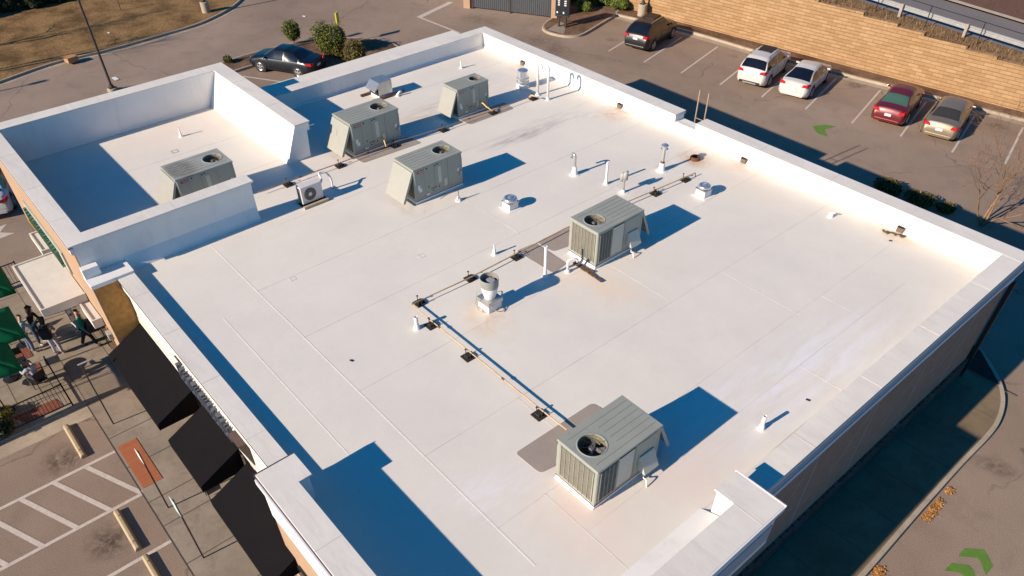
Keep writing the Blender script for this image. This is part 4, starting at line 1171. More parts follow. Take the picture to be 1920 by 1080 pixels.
for dx, lab in ((-.24, 'pale wooden sleeper under the back of the mini split condenser'), (.30, 'pale wooden sleeper in front of the mini split condenser')):
    mb = MB(); mb.box(-.055, .055, -.5, .5, 0, .09); o = mb.build('wooden_sleeper', M_WOOD, bevel=.006); tag(o, lab, 'sleeper', 'wooden sleepers by the mini split'); o.location = (b2.x+dx, b2.y+.02, DECK)
mb = MB(); mb.box(-.3, .26, -.46, .52, 0, .03); o = mb.build('rubber_mat', M_BLACKR); tag(o, 'dark mat under the mini split condenser', 'mat'); o.location = (b2.x-.03, b2.y, DECK)
mb = MB(); e0 = Vector((b.x-.05, b.y+.42, DECK+.48))
g_ = W(624, 354, DECK)
mb.tube(smooth_poly([tuple(e0), (e0.x-.03, e0.y+.15, DECK+.62), (g_.x-.08, g_.y-.38, DECK+.74), (g_.x-.03, g_.y-.12, DECK+.66), (g_.x, g_.y, DECK+.4), (g_.x, g_.y, DECK+.02)], 6), .035, 10)
o = mb.build('line_set', M_WHITEL, smooth='all'); tag(o, 'white insulated pipe arching from the mini split down to the roof', 'pipe')
# small cone pipe by the unit with its gas cock
b = W(860, 376, DECK)
t = thing('cone_pipe', 'thin pipe rising from a small white cone and bending to the rooftop unit', 'pipe', b)
mb = MB(); mb.lathe([(.13, 0), (.11, .02), (.05, .15), (.02, .17)], (0, 0, 0), 18); mb.build('boot', M_WHITE, t, smooth=True)
mb = MB(); mb.tube(smooth_poly([(0, 0, .1), (0, 0, .38), (.0, -.1, .42), (-.02, -.45, .42), (-.02, -.8, .36)], 4), .014, 8); mb.build('pipe', M_PIPE2, t, smooth='all')
# white condensate stack by the mid-roof unit with its cable
b = W(1064, 510, DECK)
t = thing('condensate_stack', 'short white pipe arch beside the rotten wood at the mid-roof unit', 'pipe', b)
mb = MB(); boot(mb, (0, 0, 0), .05, .1, .1); mb.build('boot', M_WHITE, t, smooth=True)
mb = MB(); mb.tube([(0, 0, .05), (0, 0, .42), (.04, .06, .47), (.12, .22, .47), (.14, .27, .43), (.14, .28, .33)], .04, 10); mb.build('pipe', M_PVC, t, smooth='all')
# rotten boards
for pa, pb, w_, lab in (((1078, 492), (1126, 529), .13, 'long rotten dark board lying on the roof by the mid-roof unit'), ((1086, 497), (1112, 512), .10, 'short rotten dark board lying against the longer one')):
    a = W(*pa, DECK); b = W(*pb, DECK); mb = MB(); d = b-a; n_ = 7; rnd = random.Random(2)
    for k in range(n_):
        p = a+d*(k/n_); q = a+d*((k+1.25)/n_); off = Vector((d.y, -d.x, 0)).normalized()*(rnd.uniform(-.035, .035))
        mb.bar(p+off+Vector((0, 0, .025+.004*k)), q+off+Vector((0, 0, .03+.004*k)), w_*rnd.uniform(.5, 1.15), .035)
    tag(mb.build('rotten_board', M_DECAY), lab, 'board', 'rotten boards on the roof')
a = W(1655, 433, DECK); b = W(1693, 443, DECK); mb = MB(); rnd = random.Random(8)
for k in range(14):
    p = a.lerp(b, k/13); mb.bar(p+Vector((rnd.uniform(-.05, .05), rnd.uniform(-.05, .05), .02)), p+Vector((rnd.uniform(.02, .18), rnd.uniform(-.12, .05), .03)), .05, .03)
tag(mb.build('rotten_debris', M_DECAY), 'crumbled dark debris caught in front of the scupper in the right part of the back parapet', 'debris')
for px, py, lab in ((658, 677, 'tiny dark scrap lying alone on the empty part of the roof'), (1514, 751, 'tiny dark scrap near the right parapet'), (1669, 452, 'tiny dark scrap below the crumbled debris')):
    p = W(px, py, DECK); mb = MB(); mb.bar((-.05, 0, .012), (.05, .03, .015), .045, .02); o = mb.build('scrap', M_BLACKR); tag(o, lab, 'scrap'); o.location = p
# painted / taped squares on the membrane
for px, py, s, lab in ((328, 284, .12, 'small dark outlined square marked on the tower roof membrane'), (790, 480, .10, 'faint square patch on the open roof membrane'), (549, 523, .09, 'faint square patch near the front parapet')):
    p = W(px, py, DECK); mb = MB()
    for q in ((-s, -s+.015, -s, s), (s-.015, s, -s, s), (-s+.015, s-.015, -s, -s+.015), (-s+.015, s-.015, s-.015, s)): mb.box(*q, 0, .006)
    o = mb.build('membrane_mark', simple('mark_ink', (.12, .12, .16), .7) if px == 328 else M_SEAM); tag(o, lab, 'marking'); o.location = (p.x, p.y, DECK+.001)

# ---------------------------------------------------------------- walkway pads
def pad(px, lab, z=DECK):
    pts = [Vector(P2(*q, DECK)) for q in px]; out = []
    for i, p in enumerate(pts):
        a = pts[i-1]; b = pts[(i+1) % len(pts)]
        r_ = .12; da = (a-p).normalized(); db = (b-p).normalized()
        for k in range(5):
            tt = k/4; q = p + da*r_*(1-tt)**2 + db*r_*tt**2
            out.append((q.x, q.y))
    mb = MB(); mb.prism(out, DECK+.0045, DECK+.014)
    o = mb.build('walkway_pad', M_PAD); tag(o, lab, 'walkway pad', 'brown walkway pads on the roof')
pad([(966, 850), (1110, 756), (1190, 800), (1013, 888)], 'large ribbed brown pad beside the nearest rooftop unit')
pad([(968, 471), (1004, 456), (1062, 494), (1038, 513)], 'brown pad lying square to the gas line, left of the mid-roof unit')
pad([(1007, 455), (1100, 412), (1130, 440), (1037, 472)], 'brown pad running under the mid-roof gas line up to the unit')
pad([(657, 292), (766, 257), (790, 268), (681, 306)], 'long brown pad crossed by gas lines in front of the shaded unit')
pad([(859, 223), (945, 192), (963, 204), (881, 234)], 'small brown pad in front of the smaller far-corner unit')

# ---------------------------------------------------------------- gas lines on black blocks
def gas_line(label, pts, blocks, r, mat, branches=()):
    P = [W(px, py, DECK+.16) for px, py in pts]
    t = thing('gas_pipe', label, 'gas pipe', (P[0].x, P[0].y, DECK), 0, 'gas pipes on the roof')
    o0 = t.location
    mb = MB(); mb.tube([p-o0 for p in P], r, 8); mb.build('pipe', mat, t, smooth=True)
    for a, b in zip(P, P[1:]):
        L = (b-a).length; n_ = int(L//2.4)
        for k in range(1, n_+1):
            p = a.lerp(b, k/(n_+1)); d = (b-a).normalized(); mb = MB(); mb.tube([p-d*.05-o0, p+d*.05-o0], r*1.45, 8); mb.build('coupling', M_RUST if k % 2 else mat, t)
    for px, py in blocks:
        p = W(px, py, DECK)
        mb = MB(); x, y, z = p.x-o0.x, p.y-o0.y, 0.0
        mb.box(x-.16, x+.16, y-.16, y+.16, z, z+.035); mb.box(x-.08, x+.08, y-.08, y+.08, z+.035, z+.10)
        mb.tube([(x-.10, y+.0, z+.05), (x-.10, y, z+.22)], .012, 6); mb.tube([(x+.10, y, z+.05), (x+.10, y, z+.22)], .012, 6)
        s_ = mb.build('pipe_block', M_BLACKR, t)
        mb = MB(); mb.lathe([(.03, .22), (.035, .235), (.001, .25)], (x-.10, y, 0), 10); mb.build('knob', M_BLACKR, s_)
    for br in branches:
        Q = [W(q[0], q[1], DECK+q[2])-o0 for q in br]
        mb = MB(); mb.tube(Q, .026, 8); mb.build('branch_pipe', M_PIPE3, t, smooth='all')
    return t
gas_line('long yellow gas pipe with one right-angle bend, ending at the nearest unit',
         [(1304, 324), (1060, 428), (880, 521), (771, 571), (880, 659), (1012, 766), (1063, 806)],
         [(1284, 338), (1229, 364), (968, 483), (882, 523), (787, 569), (809, 611), (878, 670), (1011, 779)], .021, M_PIPE)
mb = MB(); p = W(1304, 324, DECK+.16); mb.tube([(p.x, p.y, DECK+.16), (p.x, p.y+.02, DECK+.0)], .016, 8); tag(mb.build('gas_riser', M_PIPE2, smooth=True), 'short end drop of the gas pipe by the back parapet', 'pipe')
gas_line('straight brown gas pipe running behind the mini split to the gooseneck pipes',
         [(484, 360), (638, 305), (740, 267), (832, 239), (925, 207), (993, 182)],
         [(541, 347), (638, 312), (741, 275), (832, 245), (925, 213), (1000, 186)], .019, M_PIPE2,
         branches=[[(711, 256, .42), (719, 260, .42), (724, 275, .16)], [(899, 190, .42), (906, 194, .42), (912, 200, .30), (924, 208, .18)], [(992, 182, .16), (996, 178, .3), (1003, 181, .3)]])

# ---------------------------------------------------------------- cars
def lerp_keys(keys, y):
    if y <= keys[0][0]: return keys[0][1]
    for (a, va), (b, vb) in zip(keys, keys[1:]):
        if y <= b:
            t_ = (y-a)/(b-a); t_ = t_*t_*(3-2*t_)*0.45+t_*0.55
            return va+(vb-va)*t_
    return keys[-1][1]
SEDAN = dict(L=4.75, W=.91, top=[(-2.38, .50), (-2.33, .86), (-2.22, 1.00), (-1.72, 1.06), (-.95, 1.37), (-.35, 1.45), (.35, 1.43), (1.22, 1.02), (1.9, .90), (2.22, .76), (2.38, .48)],
             roof=[(-2.38, .70), (-1.8, .76), (-1.7, .74), (-.95, .60), (.35, .60), (1.2, .72), (2.38, .60)], belt=[(-2.38, .50), (-2.3, .80), (-1.8, .93), (1.2, .88), (2.2, .70), (2.38, .46)],
             rw=(-1.68, -1.0), ws=(.42, 1.18), cab=(-1.55, 1.0))
COMPACT = dict(SEDAN, top=[(-2.38, .55), (-2.33, .95), (-2.24, 1.04), (-1.95, 1.07), (-.75, 1.37), (-.25, 1.42), (.35, 1.39), (1.3, 1.0), (1.9, .86), (2.22, .70), (2.38, .45)], rw=(-1.88, -.82), cab=(-1.45, 1.05))
SUV = dict(L=4.65, W=.93, top=[(-2.33, .60), (-2.28, 1.0), (-2.18, 1.12), (-1.78, 1.58), (-1.5, 1.66), (-.3, 1.69), (.35, 1.64), (1.12, 1.14), (1.8, 1.04), (2.2, .88), (2.33, .55)],
           roof=[(-2.33, .74), (-2.1, .78), (-1.75, .66), (.35, .64), (1.15, .76), (2.33, .62)], belt=[(-2.33, .60), (-2.25, .95), (-1.9, 1.05), (1.2, 1.02), (2.2, .84), (2.33, .55)],
           rw=(-2.14, -1.80), ws=(.42, 1.08), cab=(-1.95, .95))
def make_car(label, spec, paint, glass, loc, rz, dark_trim=None, rails=False, sunroof=False, arches=False, tail=None, grp='parked cars'):
    t = thing('parked_car', label, 'car', (loc[0], loc[1], 0), rz, grp)
    h = spec['L']/2; Wd = spec['W']
    ys = sorted(set([-h+spec['L']*i/60 for i in range(61)] + list(spec['rw']) + list(spec['ws']) + [-.42, -.34, .38]))
    NS = 13
    rows = []
    for y in ys:
        e = min(1, (h-abs(y))/.42); e = max(0, e)
        w = Wd*(0.80+0.20*math.sin(e*PI/2)**.8)
        if y > 1.1: w *= 1-.06*(y-1.1)/(h-1.1)
        zt = lerp_keys(spec['top'], y); zb = lerp_keys(spec['belt'], y); rx = min(lerp_keys(spec['roof'], y), w-.05); zb = min(zb, zt-.02)
        bot = .20+.12*(1-e)
        cab = zt-zb
        rows.append([(0, bot), (w-.08, bot), (w-.01, bot+.12), (w, .52 if zb > .56 else bot+.15), (w-.01, max(.54, zb-.10)), (w-.05, zb),
                     (w-.05-(w-.05-rx)*.38, zb+cab*.40), (rx+.035, zb+cab*.78 if cab > .2 else zb+cab*.55), (rx-.03, zt-.045*min(1, cab*4)), (rx*.80, zt-.012), (rx*.5, zt+.006), (rx*.25, zt+.014), (0, zt+.016)])
    body = MB(); wsh = MB(); rwn = MB(); side = {(sx, k): MB() for sx in (-1, 1) for k in (0, 1)}
    c0, c1 = spec['cab']
    for i in range(len(ys)-1):
        ya, yb = ys[i], ys[i+1]; ym = (ya+yb)/2
        for j in range(NS-1):
            for sx in (-1, 1):
                q = [(sx*rows[i][j][0], ya, rows[i][j][1]), (sx*rows[i][j+1][0], ya, rows[i][j+1][1]), (sx*rows[i+1][j+1][0], yb, rows[i+1][j+1][1]), (sx*rows[i+1][j][0], yb, rows[i+1][j][1])]
                if sx > 0: q = q[::-1]
                tgt = body
                if j >= 8 and spec['ws'][0] < ym < spec['ws'][1]: tgt = wsh
                elif j >= 8 and spec['rw'][0] < ym < spec['rw'][1]: tgt = rwn
                elif j in (5, 6) and c0 < ym < c1 and rows[i][8][1]-rows[i][5][1] > .20 and not (-.42 <= ym <= -.34): tgt = side[(sx, 0 if ym < -.38 else 1)]
                tgt.add(q, [(0, 1, 2, 3)])
    def weld(o):
        bm = bmesh.new(); bm.from_mesh(o.data); bmesh.ops.remove_doubles(bm, verts=bm.verts, dist=.0006); bmesh.ops.recalc_face_normals(bm, faces=bm.faces); bm.to_mesh(o.data); bm.free()
        return o
    # end caps
    for i, y in ((0, ys[0]), (len(ys)-1, ys[-1])):
        pts = [(p[0], y, p[1]) for p in rows[i]]; pts2 = [(-p[0], y, p[1]) for p in rows[i][::-1][1:-1]]
        body.add(pts+pts2, [tuple(range(len(pts)+len(pts2)))])
    bo = weld(body.build('body', paint, t, smooth=True))
    weld(wsh.build('windshield', glass, t, smooth='all')); weld(rwn.build('rear_window', glass, t, smooth='all'))
    for k, mbs in side.items():
        if mbs.f: weld(mbs.build('side_window', glass, t, smooth='all'))
    seam_ = MB()
    for sx in (-1, 1):
        for y in (-1.22, -.38, .72): seam_.box(*sorted((sx*(Wd-.012), sx*(Wd+.003))), y-.008, y+.008, .36, spec['belt'][2][1]-.10)
        seam_.box(*sorted((sx*(Wd-.012), sx*(Wd+.003))), -1.22, .72, .34, .352)
    seam_.build('door_seams', M_DARK, bo)
    yr, yf = -1.38, 1.40
    for sx in (-1, 1):
        for y in (yr, yf):
            a = MB(); n_ = 22; rr = .40; x0, x1 = sorted((sx*(Wd-.14), sx*(Wd+.006)))
            a.tube([(x0, y, .36), (x1, y, .36)], rr, n_)
            a.build('wheel_arch', M_BLACKR if arches else M_DARK, bo)
            w_ = MB(); w_.tube([(sx*(Wd-.17), y, .335), (sx*(Wd-.155), y, .335), (sx*(Wd+.0), y, .335), (sx*(Wd+.022), y, .335)], [.30, .335, .335, .30], 26)
            wo = w_.build('wheel', M_BLACKR, t, smooth=True)
            r_ = MB()
            for k in range(5):
                an = 2*PI*k/5+.3; r_.bar((sx*(Wd+.03), y, .335), (sx*(Wd+.03), y+.215*math.cos(an), .335+.215*math.sin(an)), .07, .02, (1, 0, 0))
            r_.tube([(sx*(Wd+.02), y+.22*math.cos(2*PI*i/24), .335+.22*math.sin(2*PI*i/24)) for i in range(25)], .018, 5, cap=False)
            r_.lathe([(.05, 0), (.001, .01)], (0, 0, 0), 4) if False else None
            r_.build('rim', M_ALU, wo)
    # lamps, plate, bumpers, mirrors
    tl = tail or M_TAIL
    zt = lerp_keys(spec['top'], -h+.13)
    for sx in (-1, 1):
        m1 = MB(); zz = zt-.15
        m1.add([(sx*.50, -h+.035, zz-.02), (sx*(Wd-.12), -h+.10, zz-.04), (sx*(Wd-.015), -h+.34, zz+.02), (sx*(Wd-.035), -h+.36, zz+.14), (sx*(Wd-.15), -h+.12, zz+.13), (sx*.55, -h+.05, zz+.10),
                (sx*.50, -h-.012, zz-.02), (sx*(Wd-.10), -h+.035, zz-.04), (sx*(Wd+.012), -h+.34, zz+.02), (sx*(Wd-.0), -h+.36, zz+.14), (sx*(Wd-.11), -h+.05, zz+.145), (sx*.55, -h+.0, zz+.11)],
               [(0, 1, 4, 5), (1, 2, 3, 4), (6, 11, 10, 7), (7, 10, 9, 8), (0, 6, 7, 1), (1, 7, 8, 2), (2, 8, 9, 3), (3, 9, 10, 4), (4, 10, 11, 5), (5, 11, 6, 0)])
        m1.build('tail_light', tl, t)
        m2 = MB(); zz = .68 if spec is not SUV else .86
        m2.bar((sx*(Wd-.42), h-.07, zz-.03), (sx*(Wd-.19), h-.20, zz-.02), .07, .09); m2.build('headlight', M_WHITEL, t)
        m3 = MB(); my, mz = .95, spec['belt'][3][1]+.08; m3.bar((sx*(Wd-.06), my, mz), (sx*(Wd+.15), my-.04, mz+.02), .10, .11); m3.build('wing_mirror', paint, t, bevel=.03)
    m4 = MB(); m4.box(-.17, .17, -h-.016, -h+.03, .62 if spec is not SUV else .80, .75 if spec is not SUV else .93); m4.build('licence_plate', M_WHITEL, t)
    m5 = MB(); m5.bar((-Wd*.72, -h+.02, .36), (Wd*.72, -h+.02, .36), .06, .16); m5.build('rear_bumper', dark_trim or paint, t, bevel=.02)
    if dark_trim:
        m6 = MB(); m6.box(-Wd*.45, Wd*.45, -h-.03, -h+.03, .30, .38); m6.build('skid_plate', M_ALU, t)
        for sx in (-1, 1):
            m7 = MB(); m7.box(*sorted((sx*(Wd-.03), sx*(Wd+.006))), -1.0, 1.0, .22, .36); m7.build('sill_trim', dark_trim, t)
    if rails:
        for sx in (-1, 1):
            m8 = MB(); m8.tube([(sx*.60, -1.4, 1.66), (sx*.61, -1.3, 1.71), (sx*.61, .15, 1.71), (sx*.60, .25, 1.66)], .018, 6); m8.build('roof_rail', M_BLACK if rails == 'dark' else M_ALU, t)
    if sunroof:
        zz = 1.728 if spec is SUV else 1.478
        m9 = MB(); a_, b_ = (-.75, .28) if spec is SUV else (-.2, .3)
        m9.box(-.42, .42, a_, b_, zz-.05, zz-.0); m9.build('sunroof', M_SUNR, t, bevel=.006)
    return t
def paint_mat(name, col, rough=.32, metal=0.0, coat=.25):
    mt, t, bs = newmat(name); h = N(t); co = h.coord()
    h.l(h.mix(h.ramp(h.noise(co, 3, 4), .4, .7, 0, .12), col, tuple(c*.7+.02 for c in col)), bs.inputs['Base Color'])
    bs.inputs['Roughness'].default_value = rough; bs.inputs['Metallic'].default_value = metal; bs.inputs['Coat Weight'].default_value = coat; bs.inputs['Coat Roughness'].default_value = .08
    return mt
M_TAIL = paint_mat('tail_red', (.48, .012, .02), .25)
PB = paint_mat('paint_dark_blue', (.004, .006, .012)); PK = paint_mat('paint_black_brown', (.010, .008, .009)); PW = paint_mat('paint_white', (.54, .515, .49), .4, 0, .3); PM = paint_mat('paint_maroon', (.13, .012, .016), .3, .2); PT = paint_mat('paint_tan', (.27, .215, .15), .35, .5)
GB = paint_mat('car_glass', (.006, .007, .012), .08); GG = paint_mat('car_glass_green', (.05, .11, .085), .12); GT = paint_mat('car_glass_cream', (.035, .033, .03), .12)
M_SUNR = simple('sunroof_tint', (.012, .010, .012), .35, spec=.2)
ca = math.atan2(ldir.y, ldir.x)-PI/2
def stall(i, off=2.75, lat=0.0):
    a = W(*near[i]).lerp(W(*near[i+1]), .5)
    side_ = Vector((math.cos(ca), math.sin(ca), 0))
    return a+ldir*off+side_*lat
make_car('dark brown-black SUV with pale window line, in the first stall by the retaining wall', SUV, PK, GB, stall(0, 3.35, .02), ca, None, 'silver', True, True)
make_car('white SUV with dark sunroof and roof rails in the lot', SUV, PW, GB, stall(3, 2.95, .2), ca, M_BLACKR, 'dark', True, True)
make_car('white sedan with dark rear window, next to the white SUV', COMPACT, PW, GB, stall(4, 3.0, .14), ca, None, tail=None)
make_car('maroon sedan with greenish rear window in the lot', SEDAN, PM, GG, stall(6, 3.0, .24), ca)
make_car('tan sedan with cream seats behind its rear window, last of the parked row', SEDAN, PT, GT, stall(7, 2.95, .28), ca)
f_w, r_w = W(490, 135), W(562, 147)
dd = (f_w-r_w).normalized(); mid = (f_w+r_w)/2; nn_ = Vector((-dd.y, dd.x, 0))
if nn_.y < 0: nn_ = -nn_
make_car('dark blue-black sedan with silver wheels, parked by the bush island', SEDAN, PB, GB, mid+nn_*.93, math.atan2(dd.y, dd.x)-PI/2)
make_car('white car cut off by the left edge of the picture, beside the tower', SEDAN, PW, GB, (-40.6, 1.85), R(75))

# ---------------------------------------------------------------- foliage
def leaf_cloud(mb, c, rad, n, size, rnd, lumps=7, shell=.55):
    lp = [(Vector((rnd.gauss(0, 1), rnd.gauss(0, 1), rnd.gauss(0, 1))).normalized(), rnd.uniform(.75, 1.12)) for _ in range(lumps)]
    for _ in range(n):
        d = Vector((rnd.gauss(0, 1), rnd.gauss(0, 1), rnd.gauss(0, 1))).normalized()
        k = max(lp, key=lambda q: q[0].dot(d))[1]
        r_ = (shell+(1-shell)*rnd.random()**.5)*k
        p = Vector((c[0]+d.x*rad[0]*r_, c[1]+d.y*rad[1]*r_, c[2]+d.z*rad[2]*r_))
        if p.z < .04: continue
        a = Vector((rnd.gauss(0, 1), rnd.gauss(0, 1), rnd.gauss(0, 1))).normalized()
        b = a.orthogonal().normalized(); a = (a*.5+d*.5).normalized(); b = a.orthogonal().normalized()
        if rnd.random() < .5: b = a.cross(b)
        e = a.cross(b); s = size*rnd.uniform(.6, 1.3)
        mb.add([p-b*s, p+e*s*.6, p+b*s, p-e*s*.6], [(0, 1, 2, 3)])
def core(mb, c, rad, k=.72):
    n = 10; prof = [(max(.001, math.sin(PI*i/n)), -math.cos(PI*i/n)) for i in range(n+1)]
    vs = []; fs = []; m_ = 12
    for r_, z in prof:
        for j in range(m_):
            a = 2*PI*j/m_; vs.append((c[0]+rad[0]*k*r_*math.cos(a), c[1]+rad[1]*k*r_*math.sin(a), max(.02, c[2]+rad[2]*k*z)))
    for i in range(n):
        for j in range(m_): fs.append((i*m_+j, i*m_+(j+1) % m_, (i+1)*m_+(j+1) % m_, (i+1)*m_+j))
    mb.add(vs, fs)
def bush(loc, blobs, label, mat=None, n=1800, size=.05, group=None, name='bush', cat='bush', seed=0, stem=.25, base=0.13):
    rnd = random.Random(seed)
    t = thing(name, label, cat, (loc[0], loc[1], base), 0, group)
    f = MB(); c_ = MB()
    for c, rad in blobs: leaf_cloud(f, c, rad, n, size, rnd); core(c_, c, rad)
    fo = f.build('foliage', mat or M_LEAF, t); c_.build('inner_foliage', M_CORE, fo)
    s_ = MB()
    for k in range(4):
        a = 2*PI*k/4+.3; s_.tube([(0, 0, 0), (.12*math.cos(a), .12*math.sin(a), stem+.25)], [.03, .018], 6)
    s_.build('stem', M_BARKD, t)
    return t
IG = 'bushes on the kerbed island'
b = W(552, 84); bush(b, [((0, 0, .86), (.66, .66, .60)), ((.1, 0, .55), (.45, .45, .4))], 'small round bush on a thin stem, next to the dark blue car', M_LEAF, 1500, .05, IG, seed=1, stem=.6)
b = W(622, 104); bush(b, [((-.25, -.1, 1.05), (.95, .9, .85)), ((.45, .2, 1.15), (.85, .85, .8)), ((.15, -.25, .65), (.8, .7, .6))], 'largest green bush in the middle of the island', M_LEAF, 2200, .055, IG, seed=2)
b = W(666, 124); bush(b, [((0, 0, .75), (.85, .85, .72)), ((.35, .1, .7), (.6, .6, .6))], 'olive-green bush on the island nearest the white parapet', M_LEAF3, 2000, .055, IG, seed=3)
b = W(636, 112); bush(b, [((0, 0, .35), (.38, .38, .36))], 'little shrub squeezed between the two bigger bushes', M_LEAF3, 700, .05, IG, seed=4)
b = W(430, 121); bush(b, [((0, 0, .22), (.4, .3, .2))], 'low tuft at the tip of the island', M_LEAF3, 500, .05, IG, seed=5)
for i, (px, py, sz, lab) in enumerate(((1128, 12, .8, 'bright green bush beside the tree trunk'), (1157, 20, .7, 'bright green bush nearest the concrete lamp base'), (1093, 22, .55, 'bright green bush behind the black menu board'), (1068, 6, .6, 'green bush by the gate post'), (1185, -14, .8, 'green bush at the foot of the block wall, top edge of the picture'))):
    b = W(px, py+1); bush(b, [((0, 0, sz*.7), (sz, sz, sz*.75)), ((sz*.6, sz*.2, sz*.6), (sz*.7, sz*.7, sz*.6))], lab, M_LEAF2, 1400, .055, 'bushes on the menu board island', seed=10+i)
b = W(1098, 4); bush(b, [((0, 0, .8), (.9, .9, .8))], 'dark clipped bush half hidden behind the tree trunk', M_LEAFD, 1500, .055, 'bushes on the menu board island', seed=19)
for i, (px, py, sz, lab) in enumerate(((1662, 361, .75, 'low hedge shrub along the back wall, leftmost of three'), (1722, 384, .75, 'low hedge shrub along the back wall, between the other two'), (1768, 396, .5, 'smallest hedge shrub along the back wall, nearest the bare tree'))):
    b = W(px, py); bush(b, [((0, 0, sz*.42), (sz*1.0, sz*.7, sz*.5))], lab, M_LEAF3, 1300, .055, 'hedge shrubs behind the building', seed=30+i, base=.0)
# evergreens at the top left
ex = [(10, 22, .9), (58, 14, 1.0), (104, 5, .9), (-35, 34, 1.0), (40, -22, 2.0), (150, -8, 1.0)]
lb = ['dark evergreen shrub in the top left corner', 'dark evergreen shrub second from the top left corner', 'dark evergreen shrub at the shaded edge of the dry grass', 'dark evergreen at the left picture edge', 'taller dark evergreen behind the corner shrubs', 'dark evergreen right of the others at the top edge']
for i, (px, py, sz) in enumerate(ex):
    b = W(px, py); bush(b, [((0, 0, sz*.8), (sz, sz, sz*.85)), ((sz*.5, sz*.3, sz*.5), (sz*.8, sz*.8, sz*.55))], lb[i], M_LEAFD, 2200, .085, 'evergreens at the edge of the verge', 'evergreen_shrub', 'shrub', seed=50+i)
# taller trees out of frame throw their shade on the verge
for i, (px, py) in enumerate(((-30, 210), (-60, 150))):
    pass

# bare trees
def bare_tree(name, base, label, height, spread, seed, trunk_r, forks, mat=M_BARK, levels=5, lean=(0, 0), tw=1.0):
    rnd = random.Random(seed)
    t = thing(name, label, 'tree', base)
    tr = MB(); cr = MB()
    def grow(p, d, L, r_, lev):
        n_ = 4; pts = [p]; dd_ = d.copy(); q = p.copy()
        for k in range(n_):
            dd_ = (dd_+Vector((rnd.gauss(0, .13), rnd.gauss(0, .13), rnd.gauss(0, .10)+.04))).normalized(); q = q+dd_*(L/n_); pts.append(q.copy())
        rr = [r_*(1-.45*k/n_) for k in range(n_+1)]
        (tr if lev <= 1 else cr).tube(pts, rr, 8 if lev < 2 else 5 if lev < 4 else 3, cap=False)
        if lev >= levels: return
        nb = rnd.choice((2, 3)) if lev < 3 else rnd.choice((2, 3, 3)) if lev < 6 else 2
        for k in range(nb):
            ax = dd_.orthogonal().normalized(); ax.rotate(Matrix.Rotation(rnd.uniform(0, 2*PI), 3, dd_))
            nd = dd_.copy(); nd.rotate(Matrix.Rotation(rnd.uniform(.3, .75), 3, ax))
            st = pts[-1] if k < 2 else pts[rnd.choice((2, 3))]
            grow(st, nd, L*rnd.uniform(.62, .86), max(.0042, r_*.56), lev+1)
    for dx, dy, dz, L in forks:
        grow(Vector((0, 0, 0)), Vector((dx, dy, dz)).normalized(), L, trunk_r, 1)
    tr.build('trunk', mat, t, smooth='all'); cr.build('branches', mat if tw == 1.0 else M_BARKD, t, smooth='all')
    return t
bare_tree('bare_tree', W(1838, 424), 'leafless young tree with pale forked trunk behind the building, by the back parapet', 5, 3, 7, .055, [(-.30, -.60, 1, 1.75), (.20, .25, 1, 1.9), (.60, -.1, .9, 1.6), (-.05, .5, .8, 1.5)], levels=7)
t = bare_tree('bare_tree', (W(228, 24).x, W(228, 24).y, .13), 'thin dark leafless sapling standing in the dry grass', 4, 2, 11, .04, [(0.02, 0, 1, 2.4)], M_BARKD, 4)
t = bare_tree('bare_tree', (W(1096, 24).x, W(1096, 24).y, .13), 'straight tree trunk rising from the mulch island beside the menu board', 6, 3, 12, .17, [(0.0, 0, 1, 3.6)], M_BARK, 5)
b_ = W(-75, 150); bare_tree('bare_tree', (b_.x, b_.y, .1), 'leafless tree just outside the left edge whose branch shade falls on the dry grass', 6, 3, 21, .10, [(-.1, .1, 1, 2.2), (.3, .2, 1, 2.0)], M_BARKD, 6)
b_ = W(-40, 95); bare_tree('bare_tree', (b_.x, b_.y, .1), 'second leafless tree outside the left edge shading the dry grass', 6, 3, 22, .10, [(-.1, .1, 1, 2.0), (.3, -.2, 1, 1.8)], M_BARKD, 6)
# dry stems on top of the retaining wall (uncountable)
rnd = random.Random(77); st = MB()
for _ in range(9000):
    x = rnd.uniform(-32, -8); p = wall_pt(x); o_ = abs(rnd.gauss(.45, .5)) if rnd.random() < .8 else rnd.uniform(0, 2.1); o_ = min(o_, 2.2)
    q = Vector((p.x-wd.y*o_, p.y+wd.x*o_, max(.6, wall_top(x)-.15)))
    hgt = rnd.uniform(.12, .5); ln = Vector((rnd.gauss(0, .35), rnd.gauss(-.25, .35), 1)).normalized()*hgt; sdv = Vector((rnd.gauss(0, 1), rnd.gauss(0, 1), 0)).normalized()*.012
    st.add([q-sdv, q+sdv, q+ln], [(0, 1, 2)])
o = st.build('dry_stems', M_STRAW); o['kind'] = 'stuff'; tag(o, 'dry brown grass stems growing along the top of the retaining wall', 'dry grass', kind='stuff')
rnd = random.Random(78); st = MB()
for (px, py, rx, ry, n_) in ((1779, 921, .07, .05, 220), (1757, 944, .09, .07, 300), (1746, 958, .11, .08, 450), (1735, 970, .07, .07, 200), (1645, 1073, .10, .08, 350)):
    c = W(px, py)
    for _ in range(n_):
        q = Vector((c.x+rnd.gauss(0, ry), c.y+rnd.gauss(0, rx), rnd.uniform(.01, .05))); a = rnd.uniform(0, PI); s = rnd.uniform(.02, .045)
        if q.x < -1.88: continue
        e = Vector((math.cos(a), math.sin(a), rnd.uniform(-.4, .4)))*s; f_ = Vector((-math.sin(a), math.cos(a), rnd.uniform(-.4, .4)))*s*.6
        st.add([q-e, q+f_, q+e, q-f_], [(0, 1, 2, 3)])
o = st.build('fallen_leaves', leaf_mat('fallen_leaf', (.30, .12, .03), (.62, .32, .10))); tag(o, 'orange fallen leaves gathered against the side kerb', 'leaves', kind='stuff')

